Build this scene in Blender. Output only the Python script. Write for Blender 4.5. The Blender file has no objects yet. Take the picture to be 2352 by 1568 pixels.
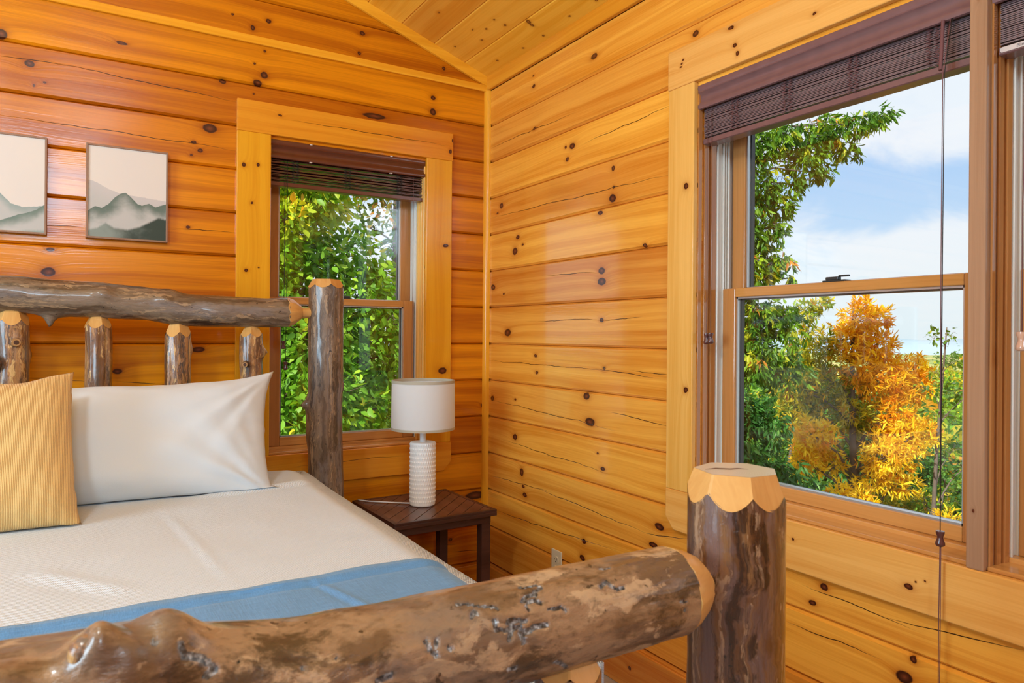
import bpy, bmesh, math, random
import numpy as np
from mathutils import Vector, Matrix, noise
PI = math.pi
scene = bpy.context.scene
COL = scene.collection

# ---------------------------------------------------------------- camera
cam_d = bpy.data.cameras.new('camera'); cam = bpy.data.objects.new('camera', cam_d); COL.objects.link(cam)
cam.location = (0, 0, 1.225)
cam_d.sensor_width = 36.0
cam_d.lens = 36.0 * 1634.0 / 2352.0
cam_d.shift_y = -15.5 / 2352.0
cam_d.clip_start = 0.02; cam_d.clip_end = 20000
cam.rotation_euler = (Matrix.Rotation(math.radians(-31.1), 3, 'Z') @ Matrix.Rotation(PI / 2, 3, 'X') @ Matrix.Rotation(math.radians(0.43), 3, 'Z')).to_euler()
cam_d.dof.use_dof = True; cam_d.dof.focus_distance = 3.0; cam_d.dof.aperture_fstop = 12.0
scene.camera = cam

# ---------------------------------------------------------------- exposure
scene.view_settings.view_transform = 'Standard'
scene.view_settings.look = 'None'
scene.view_settings.exposure = EXPO = 0.17
scene.view_settings.gamma = 1.0
scene.view_settings.use_curve_mapping = False

# ---------------------------------------------------------------- node helper
class NT:
    def __init__(s, tree): s.t = tree; s.n = tree.nodes; s.l = tree.links
    def node(s, kind, **kw):
        n = s.n.new(kind)
        for k, v in kw.items(): setattr(n, k, v)
        return n
    def set(s, sock, v):
        if v is None: return
        if isinstance(v, bpy.types.NodeSocket): s.l.new(v, sock)
        else: sock.default_value = v
    def m(s, op, a, b=None, c=None, clamp=False):
        n = s.node('ShaderNodeMath', operation=op, use_clamp=clamp)
        s.set(n.inputs[0], a); s.set(n.inputs[1], b); s.set(n.inputs[2], c)
        return n.outputs[0]
    def v(s, op, a, b=None, c=None, scale=None):
        n = s.node('ShaderNodeVectorMath', operation=op)
        s.set(n.inputs[0], a); s.set(n.inputs[1], b)
        if c is not None: s.set(n.inputs[2], c)
        if scale is not None: s.set(n.inputs[3], scale)
        return n.outputs['Value'] if op in ('LENGTH', 'DOT_PRODUCT', 'DISTANCE') else n.outputs[0]
    def sep(s, a):
        n = s.node('ShaderNodeSeparateXYZ'); s.set(n.inputs[0], a); return n.outputs
    def comb(s, x, y, z):
        n = s.node('ShaderNodeCombineXYZ'); s.set(n.inputs[0], x); s.set(n.inputs[1], y); s.set(n.inputs[2], z); return n.outputs[0]
    def noise(s, vec, scale=1.0, detail=3.0, rough=0.5, dist=0.0):
        n = s.node('ShaderNodeTexNoise'); s.set(n.inputs['Vector'], vec)
        n.inputs['Scale'].default_value = scale; n.inputs['Detail'].default_value = detail
        n.inputs['Roughness'].default_value = rough; n.inputs['Distortion'].default_value = dist
        return n.outputs[0]
    def mix(s, f, a, b, mode='MIX'):
        n = s.node('ShaderNodeMix', data_type='RGBA', blend_type=mode)
        s.set(n.inputs[0], f)
        s.set(n.inputs[6], a if isinstance(a, bpy.types.NodeSocket) else (*a, 1)); s.set(n.inputs[7], b if isinstance(b, bpy.types.NodeSocket) else (*b, 1))
        return n.outputs[2]
    def ramp(s, f, stops, interp='LINEAR'):
        n = s.node('ShaderNodeValToRGB'); s.set(n.inputs[0], f); cr = n.color_ramp; cr.interpolation = interp
        while len(cr.elements) < len(stops): cr.elements.new(0.5)
        for e, (p, c) in zip(cr.elements, stops):
            e.position = p; e.color = (*c, 1) if not isinstance(c, (int, float)) else (c, c, c, 1)
        return n.outputs[0]
    def sstep(s, x, a, b, t0=0.0, t1=1.0):
        n = s.node('ShaderNodeMapRange', interpolation_type='SMOOTHSTEP'); s.set(n.inputs[0], x)
        n.inputs[1].default_value = a; n.inputs[2].default_value = b; n.inputs[3].default_value = t0; n.inputs[4].default_value = t1
        return n.outputs[0]

# ---------------------------------------------------------------- sky
world = bpy.data.worlds.new('sky'); scene.world = world; world.use_nodes = True
w = NT(world.node_tree); w.n.clear()
tc = w.node('ShaderNodeTexCoord'); d = tc.outputs['Generated']
sx = w.sep(d)
den = w.m('ADD', w.m('MAXIMUM', sx[2], 0.0), 0.22)
pv = w.comb(w.m('DIVIDE', sx[0], den), w.m('DIVIDE', sx[1], den), 0.0)
cl = w.noise(w.v('MULTIPLY', pv, (1.0, 1.7, 1.0)), 1.05, 7.0, 0.62, 0.55)
cl2 = w.noise(w.v('ADD', pv, (3.1, 7.7, 0)), 0.62, 3.0, 0.5, 0.2)
band = w.m('MULTIPLY', w.sstep(sx[2], 0.10, 0.16), w.sstep(sx[2], 0.18, 0.25, 1.0, 0.0))
cmask = w.sstep(w.m('ADD', w.m('ADD', w.m('MULTIPLY', cl, 0.6), w.m('MULTIPLY', cl2, 0.5)), w.m('MULTIPLY', w.m('SUBTRACT', 1.0, band), 0.17)), 0.50, 0.68, 0.22, 1.0)
blue = w.ramp(sx[2], [(0.0, (0.62, 0.80, 0.93)), (0.08, (0.48, 0.72, 0.95)), (0.25, (0.24, 0.52, 0.93)), (0.8, (0.12, 0.34, 0.82))])
white = w.ramp(sx[2], [(0.0, (0.78, 0.88, 0.93)), (0.15, (0.86, 0.91, 0.98)), (0.7, (0.86, 0.90, 1.0))])
low = w.sstep(sx[2], 0.02, 0.16, 0.75, 0.0)
sky = w.mix(w.m('MAXIMUM', cmask, low), blue, white)
bg = w.node('ShaderNodeBackground'); w.l.new(sky, bg.inputs[0]); bg.inputs[1].default_value = SKY = 1.0
w.l.new(bg.outputs[0], w.node('ShaderNodeOutputWorld').inputs[0])

# ---------------------------------------------------------------- sun, gable daylight and added fill lamps
def sun(name, direction, strength, color, angle):
    l = bpy.data.lights.new(name, 'SUN'); l.energy = strength; l.color = color; l.angle = math.radians(angle)
    o = bpy.data.objects.new(name, l); COL.objects.link(o)
    o.rotation_euler = Vector(direction).to_track_quat('-Z', 'Y').to_euler(); o.location = (0, 0, 8)
sun('sun', (0.80, 0.22, -0.60), 6.5, (1.0, 0.93, 0.80), 1.0)
def area(name, loc, target, sx_, sy_, power, color, spread=180):
    l = bpy.data.lights.new(name, 'AREA'); l.shape = 'RECTANGLE'; l.size = sx_; l.size_y = sy_; l.energy = power; l.color = color; l.spread = math.radians(spread)
    o = bpy.data.objects.new(name, l); COL.objects.link(o); o.location = loc
    o.rotation_euler = (Vector(target) - Vector(loc)).to_track_quat('-Z', 'Y').to_euler(); return o
area('gable_daylight', (-0.30, -2.34, 2.60), (-0.1, 2.6, 0.9), 0.80, 0.70, 40, (0.58, 0.82, 1.0))
pl_ = bpy.data.lights.new('ceiling_fan_lamp', 'POINT'); pl_.energy = 60; pl_.color = (0.74, 0.90, 1.0); pl_.shadow_soft_size = 0.14  # unseen point lamp added to brighten the ceiling, no fixture modelled
po_ = bpy.data.objects.new('ceiling_fan_lamp', pl_); COL.objects.link(po_); po_.location = (-0.75, 0.55, 2.45)
area('unseen_side_fill', (-2.68, 0.9, 1.5), (2, 1.6, 1.2), 1.3, 1.3, 84, (0.54, 0.80, 1.0))  # unseen panel added as fill, mainly for the right wall

# ---------------------------------------------------------------- object helpers
def tag(o, label=None, cat=None, group=None, kind=None):
    if label: o['label'] = label
    if cat: o['category'] = cat
    if group: o['group'] = group
    if kind: o['kind'] = kind
    return o
def link(name, me, mat=None, parent=None):
    o = bpy.data.objects.new(name, me); COL.objects.link(o)
    if mat is not None and me is not None: me.materials.append(mat)
    if parent is not None: o.parent = parent; o.matrix_parent_inverse = Matrix.Translation(parent.location).inverted() if parent.rotation_euler.z == 0 else parent.matrix_basis.inverted()
    return o
def empty(name, loc=(0, 0, 0), rz=0.0):
    o = bpy.data.objects.new(name, None); COL.objects.link(o); o.location = loc; o.rotation_euler = (0, 0, rz); o.empty_display_size = 0.05; return o
def obj(name, bm, mat, parent=None, smooth=None, bevel=0.0, seg=2):
    bmesh.ops.recalc_face_normals(bm, faces=bm.faces)
    me = bpy.data.meshes.new(name); bm.to_mesh(me); bm.free()
    o = link(name, me, mat, parent)
    if smooth is not None:
        for p in me.polygons: p.use_smooth = True
        if smooth < 180: me.set_sharp_from_angle(angle=math.radians(smooth))
    if bevel:
        md = o.modifiers.new('b', 'BEVEL'); md.width = bevel; md.segments = seg; md.limit_method = 'ANGLE'; md.angle_limit = math.radians(40); md.harden_normals = False
    return o
def BM(): return bmesh.new()
def box(bm, x0, x1, y0, y1, z0, z1, mat=None):
    vs = [bm.verts.new((x, y, z)) for x in (x0, x1) for y in (y0, y1) for z in (z0, z1)]
    if mat is not None:
        for v in vs: v.co = mat @ v.co
    for f in ((0, 1, 3, 2), (4, 6, 7, 5), (0, 4, 5, 1), (2, 3, 7, 6), (0, 2, 6, 4), (1, 5, 7, 3)): bm.faces.new([vs[i] for i in f])
    return bm
def prism(bm, poly, fn0, fn1):
    a = [bm.verts.new(fn0(*p)) for p in poly]; b = [bm.verts.new(fn1(*p)) for p in poly]
    n = len(poly)
    bm.faces.new(a); bm.faces.new(b[::-1])
    for i in range(n): bm.faces.new([a[i], b[i], b[(i + 1) % n], a[(i + 1) % n]])
def tube(bm, pts, r, n=8, cap=True):
    pts = [Vector(p) for p in pts]; rings = []
    rr = r if isinstance(r, (list, tuple)) else [r] * len(pts)
    t0 = (pts[1] - pts[0]).normalized(); ref = Vector((0, 0, 1)) if abs(t0.z) < 0.9 else Vector((1, 0, 0))
    e1 = t0.cross(ref).normalized()
    for i, p in enumerate(pts):
        t = (pts[min(i + 1, len(pts) - 1)] - pts[max(i - 1, 0)]).normalized()
        e1 = (e1 - t * e1.dot(t)).normalized(); e2 = t.cross(e1)
        rings.append([bm.verts.new(p + (e1 * math.cos(2 * PI * k / n) + e2 * math.sin(2 * PI * k / n)) * rr[i]) for k in range(n)])
    for a, b in zip(rings, rings[1:]):
        for k in range(n): bm.faces.new([a[k], a[(k + 1) % n], b[(k + 1) % n], b[k]])
    if cap: bm.faces.new(rings[0][::-1]); bm.faces.new(rings[-1])
def lathe(bm, prof, c=(0, 0, 0), n=32, fn=None):
    rings = []
    for r, z in prof:
        rings.append([bm.verts.new((c[0] + r * (1 + (fn(k / n, z) if fn else 0)) * math.cos(2 * PI * k / n), c[1] + r * (1 + (fn(k / n, z) if fn else 0)) * math.sin(2 * PI * k / n), c[2] + z)) for k in range(n)])
    for a, b in zip(rings, rings[1:]):
        for k in range(n): bm.faces.new([a[k], a[(k + 1) % n], b[(k + 1) % n], b[k]])
    if prof[0][0] > 1e-5: bm.faces.new(rings[0][::-1])
    if prof[-1][0] > 1e-5: bm.faces.new(rings[-1])
def pix(co): return co
def mesh_np(name, V, F, mat, parent=None, smooth=False, attr=None):
    me = bpy.data.meshes.new(name)
    V = np.asarray(V, dtype=np.float32); F = np.asarray(F, dtype=np.int32); k = F.shape[1]
    me.vertices.add(len(V)); me.vertices.foreach_set('co', V.ravel())
    me.loops.add(F.size); me.loops.foreach_set('vertex_index', F.ravel())
    me.polygons.add(len(F)); me.polygons.foreach_set('loop_start', np.arange(0, F.size, k, dtype=np.int32)); me.polygons.foreach_set('loop_total', np.full(len(F), k, dtype=np.int32))
    if smooth: me.polygons.foreach_set('use_smooth', np.ones(len(F), dtype=bool))
    me.update(calc_edges=True)
    if attr:
        for nm, arr, typ in attr:
            a = me.attributes.new(nm, typ, 'POINT')
            a.data.foreach_set('color' if typ == 'FLOAT_COLOR' else 'value', np.asarray(arr, dtype=np.float32).ravel())
    me.validate()
    return link(name, me, mat, parent)

# ---------------------------------------------------------------- materials
def new_mat(name):
    m = bpy.data.materials.new(name); m.use_nodes = True; t = NT(m.node_tree); t.n.clear()
    p = t.node('ShaderNodeBsdfPrincipled'); o = t.node('ShaderNodeOutputMaterial'); t.l.new(p.outputs[0], o.inputs[0])
    return m, t, p
def plain(name, col, rough=0.5, metal=0.0, coat=0.0, spec=0.5, nz=0.08, scale=20, bump=0.0, trans=0.0):
    m, t, p = new_mat(name)
    tcn = t.node('ShaderNodeTexCoord').outputs['Object']
    f = t.noise(tcn, scale, 3)
    c = t.mix(f, tuple(max(0, x * (1 - nz)) for x in col), tuple(min(1, x * (1 + nz)) for x in col))
    t.l.new(c, p.inputs['Base Color']); p.inputs['Roughness'].default_value = rough; p.inputs['Metallic'].default_value = metal
    p.inputs['Coat Weight'].default_value = coat; p.inputs['Coat Roughness'].default_value = 0.1; p.inputs['Specular IOR Level'].default_value = spec
    if bump:
        b = t.node('ShaderNodeBump'); b.inputs['Strength'].default_value = 1; b.inputs['Distance'].default_value = bump; t.l.new(f, b.inputs['Height']); t.l.new(b.outputs[0], p.inputs['Normal'])
    if trans:
        tr = t.node('ShaderNodeBsdfTranslucent'); t.l.new(c, tr.inputs[0]); mx = t.node('ShaderNodeMixShader'); mx.inputs[0].default_value = trans
        t.l.new(p.outputs[0], mx.inputs[1]); t.l.new(tr.outputs[0], mx.inputs[2]); t.l.new(mx.outputs[0], [n for n in t.n if n.type == 'OUTPUT_MATERIAL'][0].inputs[0])
    return m
AX = {'x': 0, 'y': 1, 'z': 2}
def pine(name, along, across, ca, cb, knots=(), cracks=(), seed=0.0, board=None, rough=0.24, coat=0.25, spec=0.22, dark=(0.075, 0.018, 0.006), gscale=1.0, kwarp=0.006, vary=0.38, kscale=0.78):
    """varnished knotty pine: grain runs along one axis; knots and drying cracks where the boards have them"""
    m, t, p = new_mat(name)
    s = t.sep(t.node('ShaderNodeTexCoord').outputs['Object'])
    u = s[AX[along]]; v = s[AX[across]]; wv = s[3 - AX[along] - AX[across]]
    uv = t.comb(u, v, 0.0)
    if board:
        bi = t.m('FLOOR', t.m('DIVIDE', t.m('SUBTRACT', v, board[1]), board[0]))
        wn = t.node('ShaderNodeTexWhiteNoise', noise_dimensions='1D'); t.l.new(t.m('ADD', bi, seed), wn.inputs['W']); rnd = wn.outputs[0]
    else:
        wn = t.node('ShaderNodeTexWhiteNoise', noise_dimensions='1D'); wn.inputs['W'].default_value = seed + 3.3; rnd = wn.outputs[0]
    off = t.v('SCALE', t.comb(17.0, 0.0, 29.0), scale=rnd)
    P = t.v('ADD', t.comb(u, v, wv), off)
    wob = t.noise(t.v('MULTIPLY', P, (1.4, 7.0, 7.0)), 1.0, 2.0)
    dk = None
    if knots:
        nz = t.node('ShaderNodeTexNoise'); t.l.new(uv, nz.inputs['Vector']); nz.inputs['Scale'].default_value = 22; nz.inputs['Detail'].default_value = 2
        wuv = t.v('ADD', uv, t.v('SCALE', t.v('SUBTRACT', nz.outputs['Color'], (0.5, 0.5, 0.5)), scale=kwarp * 2))
        for (ku, kv, ru, rv) in knots:
            ru *= kscale; rv *= kscale
            q = t.v('MULTIPLY_ADD', wuv, (1 / ru, 1 / rv, 0), (-ku / ru, -kv / rv, 0))
            L = t.v('LENGTH', q)
            dk = L if dk is None else t.m('MINIMUM', dk, L)
    # grain bends around knots
    gv = t.m('ADD', v, t.m('MULTIPLY', wob, 0.045))
    if dk is not None:
        near = t.m('EXPONENT', t.m('MULTIPLY', dk, -0.55)); gv = t.m('ADD', gv, t.m('MULTIPLY', near, 0.03))
    G = t.v('ADD', t.comb(u, gv, wv), off)
    g1 = t.noise(t.v('MULTIPLY', G, (0.5 * gscale, 26.0 * gscale, 9.0)), 1.0, 4.0, 0.6)
    g2 = t.noise(t.v('MULTIPLY', G, (3.0, 190.0, 60.0)), 1.0, 2.0, 0.6)
    g3 = t.noise(t.v('MULTIPLY', P, (1.1, 5.0, 5.0)), 1.0, 2.0)
    rings = t.m('ABSOLUTE', t.m('SINE', t.m('MULTIPLY', g1, 42.0)))
    f = t.m('ADD', t.m('MULTIPLY', t.sstep(g1, 0.36, 0.66), 0.60), t.m('MULTIPLY', rings, 0.16))
    f = t.m('ADD', f, t.m('MULTIPLY', t.m('SUBTRACT', g2, 0.5), 0.45))
    f = t.m('ADD', f, t.m('MULTIPLY', t.m('SUBTRACT', g3, 0.5), 0.9), clamp=True)
    col = t.mix(f, ca, cb)
    val = t.m('ADD', 1.0 - vary / 2, t.m('MULTIPLY', rnd, vary))
    hs = t.node('ShaderNodeHueSaturation'); t.l.new(col, hs.inputs['Color']); t.l.new(val, hs.inputs['Value'])
    t.l.new(t.m('ADD', 0.4935, t.m('MULTIPLY', rnd, 0.013)), hs.inputs['Hue']); col = hs.outputs[0]
    if dk is not None:
        halo = t.m('EXPONENT', t.m('MULTIPLY', t.m('MAXIMUM', t.m('SUBTRACT', dk, 1.0), 0.0), -1.3))
        col = t.mix(t.m('MULTIPLY', halo, 0.55), col, tuple(x * y for x, y in zip(cb, (0.62, 0.42, 0.3))))
        kc = t.ramp(dk, [(0.0, tuple(min(1, x * 3.0) for x in dark)), (0.28, tuple(x * 1.9 for x in dark)), (0.55, tuple(x * 1.1 for x in dark)), (0.82, tuple(x * 0.6 for x in dark)), (0.95, tuple(x * 1.4 for x in dark)), (1.0, tuple(x * 2.4 for x in dark))])
        col = t.mix(t.sstep(dk, 0.90, 1.10, 1.0, 0.0), col, kc)
    hgt = t.m('MULTIPLY', g2, 0.35)
    if cracks:
        cn = t.noise(t.v('MULTIPLY', uv, (7.0, 2.0, 0)), 1.0, 3.0)
        cuv = t.v('ADD', uv, t.comb(0.0, t.m('MULTIPLY', t.m('SUBTRACT', cn, 0.5), 0.022), 0.0)); ck = None
        for c in cracks:
            a0, b0, a1, b1 = c[:4]; th = c[4] if len(c) > 4 else 0.0013
            mp = t.node('ShaderNodeMapping', vector_type='TEXTURE'); t.l.new(cuv, mp.inputs[0])
            mp.inputs[1].default_value = ((a0 + a1) / 2, (b0 + b1) / 2, 0); mp.inputs[2].default_value = (0, 0, math.atan2(b1 - b0, a1 - a0))
            mp.inputs[3].default_value = (math.hypot(a1 - a0, b1 - b0) / 2, th, 1)
            L = t.v('LENGTH', mp.outputs[0]); ck = L if ck is None else t.m('MINIMUM', ck, L)
        cm = t.sstep(ck, 0.55, 1.25, 1.0, 0.0)
        col = t.mix(cm, col, (0.025, 0.008, 0.003)); hgt = t.m('SUBTRACT', hgt, t.m('MULTIPLY', cm, 2.0))
    t.l.new(col, p.inputs['Base Color'])
    b = t.node('ShaderNodeBump'); b.inputs['Strength'].default_value = 0.5; b.inputs['Distance'].default_value = 0.0012
    low = t.noise(t.v('MULTIPLY', P, (2.0, 14.0, 14.0)), 1.0, 1.0)
    t.l.new(t.m('ADD', hgt, t.m('MULTIPLY', low, 1.0)), b.inputs['Height']); t.l.new(b.outputs[0], p.inputs['Normal'])
    p.inputs['Roughness'].default_value = rough; p.inputs['Specular IOR Level'].default_value = spec; p.inputs['Coat Weight'].default_value = coat; p.inputs['Coat Roughness'].default_value = 0.09
    t.l.new(b.outputs[0], p.inputs['Coat Normal'])
    return m
def bark(name, along, pal, seed=0.0, gallery=False, streak=18.0, run=2.2, rough=0.34, bias=0.0, peel=None):
    """varnished log with bark remnants: pal = (dark, brown, tan, pale, grey)"""
    dark, brown, tan, pale, grey = pal
    m, t, p = new_mat(name)
    P0 = t.node('ShaderNodeTexCoord').outputs['Object']
    P = t.v('ADD', P0, (seed * 3.1, seed * 1.7, seed * 5.3))
    sc = [streak] * 3; sc[AX[along]] = run
    def st(k): return tuple(x * k for x in sc)
    wn = t.node('ShaderNodeTexNoise'); t.l.new(P, wn.inputs['Vector']); wn.inputs['Scale'].default_value = 14; wn.inputs['Detail'].default_value = 4
    Q = t.v('ADD', P, t.v('SCALE', t.v('SUBTRACT', wn.outputs['Color'], (0.5, 0.5, 0.5)), scale=0.045))
    a = t.noise(t.v('MULTIPLY', Q, st(0.8)), 1.0, 7.0, 0.62)
    b_ = t.noise(t.v('ADD', t.v('MULTIPLY', Q, st(1.0)), (5, 9, 2)), 1.0, 7.0, 0.66)
    c_ = t.noise(t.v('ADD', t.v('MULTIPLY', Q, st(0.45)), (15, 3, 8)), 1.0, 5.0, 0.6)
    d_ = t.noise(t.v('ADD', t.v('MULTIPLY', Q, st(0.6)), (1, 23, 18)), 1.0, 6.0, 0.68)
    fine = t.noise(t.v('MULTIPLY', P, st(5.0)), 1.0, 4.0, 0.65)
    col = t.mix(t.sstep(a, 0.42 + bias, 0.56 + bias), brown, tan)
    col = t.mix(t.sstep(b_, 0.55, 0.60), col, pale)
    col = t.mix(t.m('MULTIPLY', t.sstep(c_, 0.50, 0.66), 0.75), col, grey)
    col = t.mix(t.m('MULTIPLY', t.sstep(d_, 0.53 - bias, 0.63 - bias), 0.85), col, dark)
    col = t.mix(t.m('MULTIPLY', t.sstep(fine, 0.52, 0.72), 0.45), col, dark)
    sp = t.sstep(t.noise(P, 75.0, 2.0, 0.4), 0.25, 0.28, 1.0, 0.0)
    col = t.mix(t.m('MULTIPLY', sp, 0.8), col, (0.02, 0.012, 0.008))
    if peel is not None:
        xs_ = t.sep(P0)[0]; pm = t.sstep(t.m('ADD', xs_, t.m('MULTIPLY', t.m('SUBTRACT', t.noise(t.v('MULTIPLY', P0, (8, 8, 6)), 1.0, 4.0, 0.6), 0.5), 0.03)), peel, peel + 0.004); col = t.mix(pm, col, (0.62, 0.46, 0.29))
    hgt = t.m('ADD', t.m('ADD', a, t.m('MULTIPLY', fine, 0.25)), t.m('MULTIPLY', b_, 0.7))
    if gallery:
        at = t.node('ShaderNodeAttribute'); at.attribute_name = 'gallery'
        ga = t.sstep(at.outputs['Fac'], 0.25, 0.7); gn = t.noise(P, 170.0, 2.0)
        col = t.mix(ga, col, t.ramp(gn, [(0.38, (0.02, 0.02, 0.022)), (0.54, (0.13, 0.145, 0.16)), (0.68, (0.42, 0.46, 0.50))]))
    t.l.new(col, p.inputs['Base Color'])
    b = t.node('ShaderNodeBump'); b.inputs['Strength'].default_value = 0.9; b.inputs['Distance'].default_value = 0.0035
    t.l.new(hgt, b.inputs['Height']); t.l.new(b.outputs[0], p.inputs['Normal'])
    p.inputs['Roughness'].default_value = rough; p.inputs['Coat Weight'].default_value = 0.5; p.inputs['Coat Roughness'].default_value = 0.12
    return m
def fabric(name, col, cell=0.004, bump=0.0012, sheen=0.2, weave=0.0, dark=0.88, kind='waffle'):
    m, t, p = new_mat(name)
    P = t.node('ShaderNodeTexCoord').outputs['Object']; s = t.sep(P)
    k = 2 * PI / cell
    if kind == 'waffle':
        h = t.m('MULTIPLY', t.m('SINE', t.m('MULTIPLY', t.m('ADD', s[0], s[2]), k)), t.m('SINE', t.m('MULTIPLY', t.m('SUBTRACT', s[1], s[2]), k)))
        n1 = t.noise(P, 120.0, 2.0); h = t.m('ADD', h, n1)
    elif kind == 'rib':
        h = t.m('ADD', t.m('SINE', t.m('MULTIPLY', s[0], k)), t.m('MULTIPLY', t.noise(t.v('MULTIPLY', P, (60, 60, 260)), 1.0, 2.0), 1.6))
    elif kind == 'linen':
        h = t.m('ADD', t.noise(t.v('MULTIPLY', P, (30, 420, 420)), 1.0, 3.0), t.noise(t.v('MULTIPLY', P, (420, 30, 420)), 1.0, 3.0))
    else:
        h = t.noise(P, 400.0, 2.0)
    lg = t.noise(P, 3.0, 3.0)
    f = t.m('ADD', t.m('MULTIPLY', h, 0.5), t.m('MULTIPLY', lg, 0.2), clamp=True)
    c = t.mix(f, tuple(x * dark for x in col), tuple(min(1.0, x * (2 - dark)) for x in col))
    t.l.new(c, p.inputs['Base Color']); p.inputs['Roughness'].default_value = 0.85; p.inputs['Sheen Weight'].default_value = sheen; p.inputs['Specular IOR Level'].default_value = 0.2
    b = t.node('ShaderNodeBump'); b.inputs['Strength'].default_value = 0.6; b.inputs['Distance'].default_value = bump
    t.l.new(h, b.inputs['Height']); t.l.new(b.outputs[0], p.inputs['Normal'])
    return m
def glass_mat():
    m, t, p = new_mat('window_glass')
    tr = t.node('ShaderNodeBsdfTransparent'); tr.inputs[0].default_value = (0.97, 0.985, 0.98, 1)
    gl = t.node('ShaderNodeBsdfGlossy'); gl.inputs['Roughness'].default_value = 0.0
    ge = t.node('ShaderNodeNewGeometry'); cs = t.m('ABSOLUTE', t.v('DOT_PRODUCT', ge.outputs['Normal'], ge.outputs['Incoming']))
    fz = t.m('MULTIPLY_ADD', t.m('POWER', t.m('SUBTRACT', 1.0, cs), 5.0), 0.96, 0.042)
    mx = t.node('ShaderNodeMixShader'); t.l.new(fz, mx.inputs[0]); t.l.new(tr.outputs[0], mx.inputs[1]); t.l.new(gl.outputs[0], mx.inputs[2])
    t.l.new(mx.outputs[0], [n for n in t.n if n.type == 'OUTPUT_MATERIAL'][0].inputs[0])
    return m

KB = [(-0.242,2.226,0.0216,0.0205),(-0.163,2.141,0.0186,0.0149),(-0.149,2.069,0.005,0.006),(-0.119,2.085,0.0063,0.0045),(0.115,2.27,0.0222,0.0079),(0.128,2.384,0.0167,0.0095),(0.567,2.43,0.0115,0.012),(0.628,2.471,0.0135,0.0104),(0.492,2.466,0.0064,0.0051),(0.614,2.349,0.0067,0.0069),(0.576,2.291,0.0066,0.0052),(0.613,2.253,0.0185,0.0173),(0.588,2.217,0.02,0.0155),(0.457,2.198,0.0158,0.0118),(0.574,2.17,0.005,0.0052),(0.413,2.01,0.0313,0.0217),(0.356,1.947,0.0122,0.0083),(0.379,1.919,0.0138,0.01),(0.349,1.899,0.0061,0.005),(0.34,1.624,0.0091,0.0066),(-0.099,1.508,0.0165,0.0091),(-0.104,1.431,0.0254,0.0211),(1.016,2.511,0.0155,0.0112),(1.003,2.422,0.0096,0.0093),(1.401,2.435,0.011,0.0099),(1.35,2.293,0.0151,0.0118),(1.349,2.231,0.0194,0.0197),(1.073,2.164,0.0676,0.015),(0.108,1.083,0.0194,0.0126),(1.616,0.892,0.0094,0.0103),(1.452,0.281,0.0134,0.01),(0.377,1.159,0.0308,0.0133),(1.582,0.471,0.0702,0.0245)]
KR = [(2.554,2.329,0.0103,0.0056),(2.55,2.283,0.0137,0.0093),(2.131,2.271,0.0238,0.0131),(2.54,2.101,0.017,0.0093),(2.266,1.967,0.023,0.0154),(2.3,1.92,0.0118,0.0104),(2.313,1.971,0.0089,0.0069),(2.016,1.83,0.0123,0.0126),(2.012,1.76,0.0098,0.0063),(2.017,1.721,0.0245,0.0189),(2.815,1.815,0.0197,0.016),(2.85,1.785,0.0121,0.006),(2.087,1.678,0.0206,0.0097),(2.672,1.654,0.0183,0.0115),(2.693,1.594,0.0258,0.0193),(2.628,1.617,0.0107,0.0057),(1.842,1.532,0.0131,0.0089),(1.614,2.173,0.0166,0.0123),(2.077,1.464,0.023,0.0161),(2.076,1.424,0.0306,0.0193),(2.886,1.445,0.0245,0.0163),(2.789,1.41,0.0117,0.0059),(2.752,1.234,0.0342,0.0216),(2.52,1.137,0.0134,0.0092),(2.509,1.067,0.0134,0.0092),(2.886,0.929,0.0205,0.0142),(2.683,0.939,0.011,0.0058),(2.164,0.995,0.0243,0.0181),(2.141,0.9,0.0371,0.0196),(2.681,0.774,0.022,0.0154),(2.063,0.734,0.0177,0.0096),(2.094,0.789,0.0078,0.0048),(2.075,1.283,0.0153,0.0096),(2.057,1.105,0.0101,0.008),(2.624,0.63,0.0178,0.0227),(2.609,0.57,0.0141,0.0075),(2.598,0.535,0.021,0.0131),(1.762,0.595,0.0287,0.0144),(1.788,0.525,0.0293,0.0116),(2.173,0.441,0.0163,0.0132),(2.181,0.375,0.0191,0.0132),(1.886,0.08,0.009,0.009),(1.15,0.582,0.0149,0.0123),(1.185,0.532,0.0141,0.0091),(0.921,0.486,0.0109,0.011),(0.941,0.438,0.0262,0.0201),(1.708,1.053,0.006,0.0127)]
KC = [(2.696,1.257,0.012,0.008),(2.518,1.423,0.012,0.008),(2.509,1.469,0.016,0.01),(2.399,1.515,0.02,0.02),(2.404,1.533,0.016,0.02),(2.42,1.598,0.012,0.008),(2.694,1.461,0.012,0.008),(2.606,1.436,0.012,0.008),(2.666,1.401,0.012,0.006),(2.853,1.415,0.012,0.008),(2.762,1.58,0.012,0.008),(2.772,1.641,0.012,0.01),(2.572,1.595,0.012,0.008),(2.225,1.589,0.012,0.008),(2.219,1.644,0.012,0.008),(2.064,1.593,0.016,0.008),(2.472,1.298,0.016,0.008)]
KW1 = [(0.535,1.882,0.0098,0.0103),(0.587,1.889,0.0083,0.0086),(0.567,1.736,0.0066,0.0069),(0.546,1.47,0.0082,0.0086),(0.593,1.483,0.005,0.0035),(1.41,1.627,0.0176,0.0099),(1.397,1.061,0.0263,0.0198),(0.672,2.096,0.0103,0.0053),(1.441,2.109,0.0067,0.012),(1.429,2.057,0.0088,0.012)]
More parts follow.
